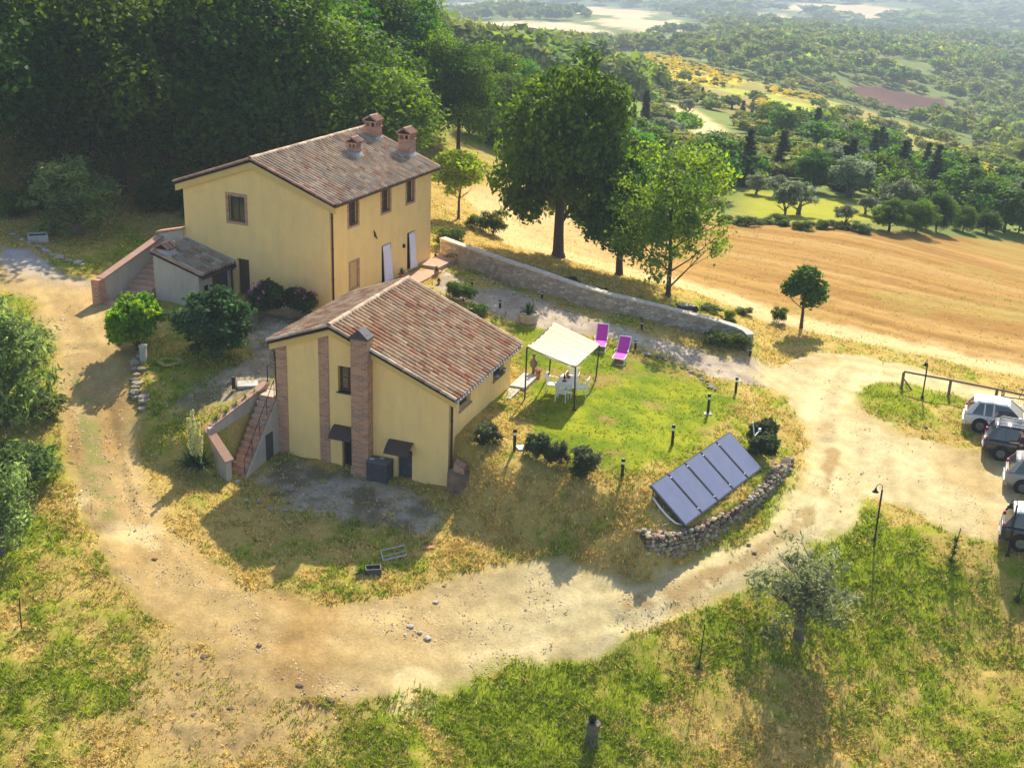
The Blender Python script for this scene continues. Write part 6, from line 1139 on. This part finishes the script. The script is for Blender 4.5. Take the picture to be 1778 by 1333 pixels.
# countable trees of the slopes, then the far wood as a mass
meadow_p = PG((1130,182),(1200,178),(1260,215),(1345,262),(1335,305),(1240,285),(1150,240)); rgn = np.random.default_rng(5)
nearhide = PG((835,60),(1080,60),(1080,380),(835,380))
BF_ = PG((1030,93),(1140,92),(1240,135),(1260,165),(1150,165),(1080,150))
def opens(x, y):
    o = np.full(x.shape, -1e9)
    for P_ in [BF_, field_p, oliv_p, broom_p, broom2_p, broom3_p, spur_p, plum_p, meadow_p] + beige_ps + slope_ps: o = np.maximum(o, sdist(x, y, P_))
    return o
def inframe(x, y, z, mrg=30):
    q = (np.stack([x, y, z - CH], 1)) @ RC.T; u = q[:, 0] / q[:, 2] * F + 889; v = q[:, 1] / q[:, 2] * F + 666.5
    return (u > -mrg) & (u < 1778 + mrg) & (v > -60) & (v < 700), u, v
cand = []
for d0, d1, sp_ in ((112, 220, 4.3), (220, 420, 5.2), (420, 900, 8), (900, 1600, 13), (1600, 3600, 34)):
    n_ = int(.82 / 2 * (d1 ** 2 - d0 ** 2) / sp_ ** 2 * .8); a = rgn.uniform(-.43, .43, n_); d = np.sqrt(rgn.uniform(d0 ** 2, d1 ** 2, n_)); x, y = d * np.sin(a), d * np.cos(a)
    op = opens(x, y); dn_ = fbm(x, y, 55, 77, 3); keep = op < -.014 * d
    keep &= ~((d < 150) & (a < R_(-4.5)))       # the wood behind the house is planted above
    keep &= (dn_ > (.36 if d0 < 200 else .44 if d0 < 400 else .33)) | (rgn.random(n_) < .12)
    if d0 >= 900: keep &= (fbm(x, y * .5, 420, 48, 3) < .57) | (rgn.random(n_) < .12)
    cand.append(np.c_[x, y, d][keep])
cd_ = np.concatenate(cand); z = hgt(cd_[:, 0], cd_[:, 1]); inf, u, v = inframe(cd_[:, 0], cd_[:, 1], z); cd_ = np.c_[cd_, z][inf]; u = u[inf]; v = v[inf]
hid = (u < 700) & (v < 330); cd_ = cd_[~hid]; u, v = u[~hid], v[~hid]; o_ = np.argsort(cd_[:, 2]); cd_ = cd_[o_]; u, v = u[o_], v[o_]
ind = cd_[:240]; rest = cd_[240:]; rgk = random.Random(9)
for x, y, d, z in ind:
    r = rgk.random(); g_ = 'mixed trees on the slope beyond the field'
    kind, lb, nm, h, w = (('mid', 'leafy green tree among the mixed trees on the slope beyond the field', 'broad_tree', rgk.uniform(3, 5.6), rgk.uniform(1.1, 1.5)) if r < .5 else ('fir', 'dark conifer among the mixed trees on the slope beyond the field', 'conifer', rgk.uniform(3.8, 6), rgk.uniform(1, 1.3)) if r < .64 and x > 20 else ('midshrub', 'low spreading shrub among the mixed trees on the slope beyond the field', 'shrub', rgk.uniform(2, 3.5), rgk.uniform(1, 1.5)) if r < .86 else ('olive', 'grey green olive among the mixed trees on the slope beyond the field', 'olive_tree', rgk.uniform(3, 4.5), rgk.uniform(1.1, 1.4)))
    tree(kind, nm, lb, 'shrub' if nm == 'shrub' else 'tree', (x, y, z), h, w, rgk.randrange(4), group=g_ + ': ' + nm.replace('_', ' ') + 's', crown='crown')
# far wood
vars_ = [leaves(int(16), 12, ell(.5, .42, .42, .3, .9, .9, -.3), .22, .17, ((.09, .15, .022), (.21, .27, .05)), 200 + k) for k in range(8)]
lowv = [leaves(int(6), 7, ell(.5, .45, .35, .3, .9, .9, 0), .3, .42, ((.07, .12, .03), (.14, .18, .05)), 300 + k) for k in range(6)]
VV, FF, CC = [], [], []; base = 0
for x, y, d, z in rest:
    vs = vars_ if d < 1000 else lowv; v_, f_, c_ = vs[rgn.integers(len(vs))]; far = d / 1000
    h = rgn.uniform(4, 8.5) * (1 if d < 900 else 1.25 if d < 1600 else 2.0); w = h * rgn.uniform(1.0, 1.5) * (1 if d < 1600 else 2.0); a = rgn.uniform(0, 6.28); ca, sa = math.cos(a), math.sin(a)
    VV.append(np.c_[x + (v_[:, 0] * ca - v_[:, 1] * sa) * w, y + (v_[:, 0] * sa + v_[:, 1] * ca) * w, z + v_[:, 2] * h - .3]); FF.append(f_ + base); base += len(v_); tint = rgn.uniform(.65, 1.45); CC.append(c_ * tint * np.array([rgn.uniform(.85, 1.3), 1, 1]))
n_ = 9000; a = rgn.uniform(-.05, .43, n_); d = np.exp(rgn.uniform(math.log(125), math.log(800), n_)); x, y = d * np.sin(a), d * np.cos(a); ok = np.full(n_, -1e9)
for P_ in [field_p, oliv_p, broom_p, broom2_p, plum_p] + beige_ps + slope_ps: ok = np.maximum(ok, sdist(x, y, P_))
ok = (ok < -2) & ((sdist(x, y, spur_p) < 0) | (rgn.random(n_) < .3)) & (fbm(x, y, 30, 140, 3) > .52); x, y, d = x[ok], y[ok], d[ok]; z = hgt(x, y)
for i in range(len(x)):
    v_, f_, c_ = vars_[rgn.integers(8)]; h = rgn.uniform(1.0, 2.6) * (1 + d[i] / 900); w = h * rgn.uniform(1.2, 2.0); VV.append(np.c_[x[i] + v_[:, 0] * w, y[i] + v_[:, 1] * w, z[i] + v_[:, 2] * h - .2]); FF.append(f_ + base); base += len(v_); CC.append(c_ * rgn.uniform(.7, 1.5) * np.array([rgn.uniform(.9, 1.5), 1, 1]))
fw = link('far_wood', npmesh('far_wood', np.concatenate(VV), np.concatenate(FF), np.concatenate(CC), leafn)); tag(fw, 'wooded slopes and valley fading into the haze', 'wood', kind='stuff')
# broom bushes
def scatter_poly(P_, n_): 
    P = np.array(P_)[:, :2]; lo, hi = P.min(0), P.max(0); x = rgn.uniform(lo[0], hi[0], n_ * 6); y = rgn.uniform(lo[1], hi[1], n_ * 6); k = sdist(x, y, P_) > 0; return x[k][:n_], y[k][:n_]
VV, FF, CC = [], [], []; base = 0
for P_, n_ in ((broom_p, 520), (broom2_p, 110), (broom3_p, 40), (spur_p, 12), (PG((1640,282),(1700,290),(1740,318),(1720,322),(1660,296)), 60)):
    x, y = scatter_poly(P_, n_); z = hgt(x, y)
    for i in range(len(x)):
        v_, f_, c_ = vars_[rgn.integers(8)]; s = rgn.uniform(.7, 1.5); VV.append(np.c_[x[i] + v_[:, 0] * s * 1.6, y[i] + v_[:, 1] * s * 1.6, z[i] + v_[:, 2] * s]); FF.append(f_ + base); base += len(v_); yl = rgn.random() < .75; CC.append(np.tile([.66, .53, .02] if yl else [.12, .15, .03], (len(v_), 1)) * rgn.uniform(.8, 1.2, (len(v_), 1)))
bo = link('broom', npmesh('broom', np.concatenate(VV), np.concatenate(FF), np.concatenate(CC), leafn)); tag(bo, 'yellow flowering broom covering the far ridge', 'broom', kind='stuff')
# ------------------------------------------------------------------ grass, straw and weeds
n_ = 420000; a = rgn.uniform(-.5, .5, n_); d = np.exp(rgn.uniform(math.log(29), math.log(104), n_)); x, y = d * np.sin(a), d * np.cos(a)
e1 = fbm(x, y, 1.6, 3) - .5; sr_ = sdist(x, y, road_p) + e1 * 1.4; sl_ = sdist(x, y, lawn_p); sf_ = sdist(x, y, field_p); spt = sdist(x, y, path_p); sc_c = np.maximum(sdist(x, y, court_p), sdist(x, y, front_p))
keep = (sr_ < -.1) | (rgn.random(n_) < .002); keep &= (spt < -.1) | (rgn.random(n_) < .06); keep &= (sc_c < 0) | (rgn.random(n_) < .2); keep &= (sf_ < 0) | (rgn.random(n_) < .15); keep &= (sl_ < .2) | (rgn.random(n_) < .5)
for K, Y, W_, L_ in ((K1, Y1, W1, L1), (K2, Y2, W2, L2)):
    lx = (x - K[0]) * math.cos(Y) - (y - K[1]) * math.sin(Y); ly = (x - K[0]) * math.sin(Y) + (y - K[1]) * math.cos(Y); keep &= ~((lx > -W_ - .9) & (lx < .15) & (ly > -.1) & (ly < L_))
    if K is K1: keep &= ~((lx > -11) & (lx < 1.6) & (ly > -3.5) & (ly < 12.3) & ((ly > 0) | (lx < -6)))
keep &= (sdist(x, y, bare_p) + e1 * 3 < 0) | (rgn.random(n_) < .3); keep &= rgn.random(n_) < (.35 + .65 * ss(.35, .6, fbm(x, y, .8, 120, 3)))
x, y, d = x[keep], y[keep], d[keep]; sl_, sf_ = sl_[keep], sf_[keep]; m_ = len(x); z = hgt(x, y) - .01
g = np.clip(greenf(x, y) + (fbm(x, y, 5, 21, 4) - .5) * .9 + (fbm(x, y, 1.6, 3) - .5) * 1.0 + (fbm(x, y, .45, 9, 3) - .5) * .8, 0, 1)
bankm = np.exp(-(((x - bankc[0]) / 5) ** 2 + ((y - bankc[1] + 1.5) / 3) ** 2))
H_ = rgn.uniform(.04, .125, m_) * (1 + .8 * bankm + .5 * (g > .6)) * np.where(sl_ > 0, .55, 1) * np.where(sf_ > 0, .7, 1); gm = (g + rgn.uniform(-.42, .42, m_)) > .46; gm |= (sl_ > 0) & (rgn.random(m_) < .85)
dryc = np.array([.58, .45, .15]) * rgn.uniform(.6, 1.5, (m_, 1)); grc = np.array([.27, .335, .022]) * rgn.uniform(.55, 1.5, (m_, 1)) * np.array([1, 1, 1]) ; cc = np.where(gm[:, None], grc, dryc)
cc = np.where((rgn.random(m_) < .04)[:, None], np.array([.62, .52, .26]), cc)
B = 3; VV = np.empty((m_, B, 3, 3))
for b in range(B):
    an = rgn.uniform(0, 6.28, m_); w_ = .014 + .006 * rgn.random(m_) + .00012 * d; l_ = H_ * rgn.uniform(.7, 1.3, m_); lean_ = rgn.uniform(.3, 1.6, m_); ox, oy = rgn.uniform(-.05, .05, m_), rgn.uniform(-.05, .05, m_)
    dx, dy = np.cos(an), np.sin(an); VV[:, b, 0] = np.c_[x + ox - dy * w_, y + oy + dx * w_, z]; VV[:, b, 1] = np.c_[x + ox + dy * w_, y + oy - dx * w_, z]; VV[:, b, 2] = np.c_[x + ox + dx * l_ * lean_, y + oy + dy * l_ * lean_, z + l_]
o = link('grass', npmesh('grass', VV.reshape(-1, 3), np.arange(m_ * B * 3).reshape(-1, 3), np.repeat(cc, B * 3, 0), grass_m)); tag(o, 'short mown grass and dry straw covering the ground', 'grass', kind='stuff')
# ------------------------------------------------------------------ loose gravel on the tracks
n_ = 60000; a = rgn.uniform(-.48, .48, n_); d = np.exp(rgn.uniform(math.log(31), math.log(82), n_)); x, y = d * np.sin(a), d * np.cos(a)
den = fbm(x, y, 1.8, 130, 3); k = (((sdist(x, y, road_p) > 0) & (den > .5)) | ((sdist(x, y, path_p) > 0) & (den > .4)) | (np.maximum(sdist(x, y, court_p), sdist(x, y, front_p)) > 0)); x, y = x[k], y[k]; z = hgt(x, y); s = rgn.uniform(.018, .05, len(x)) * (1 + (rgn.random(len(x)) < .01) * 1.2)
tet = np.array([(1, 0, 0), (-.4, .9, 0), (-.5, -.8, 0), (.1, .1, .8)]); ro = rgn.uniform(0, 6.28, len(x)); P4 = np.stack([np.stack([x + s * (t[0] * np.cos(ro) - t[1] * np.sin(ro)), y + s * (t[0] * np.sin(ro) + t[1] * np.cos(ro)), z + s * t[2]], 1) for t in tet], 1).reshape(-1, 3)
Fq = (np.array([(0, 1, 3), (1, 2, 3), (2, 0, 3)])[None] + 4 * np.arange(len(x))[:, None, None]).reshape(-1, 3); cg = np.array([.46, .38, .28]) * rgn.uniform(.35, 1.6, (len(x), 1))
o = link('gravel', npmesh('gravel', P4, Fq, np.repeat(cg, 4, 0), stone_m)); tag(o, 'loose gravel and small stones scattered over the tracks', 'gravel', kind='stuff')
# ------------------------------------------------------------------ haze
m = bpy.data.materials.new('haze'); m.use_nodes = True; nt = m.node_tree; nt.nodes.remove(nt.nodes['Principled BSDF']); pv = nt.nodes.new('ShaderNodeVolumePrincipled'); pv.inputs['Color'].default_value = (.74, .88, 1, 1); pv.inputs['Density'].default_value = HAZE; pv.inputs['Anisotropy'].default_value = 0
nt.links.new(pv.outputs[0], nt.nodes['Material Output'].inputs['Volume'])
lowest = -260; hb = MB(); hb.box(-6500, 6500, -40, 11200, lowest, 34); o = hb.build('haze', m); tag(o, 'thin bluish summer haze filling the valley', 'haze', kind='stuff')
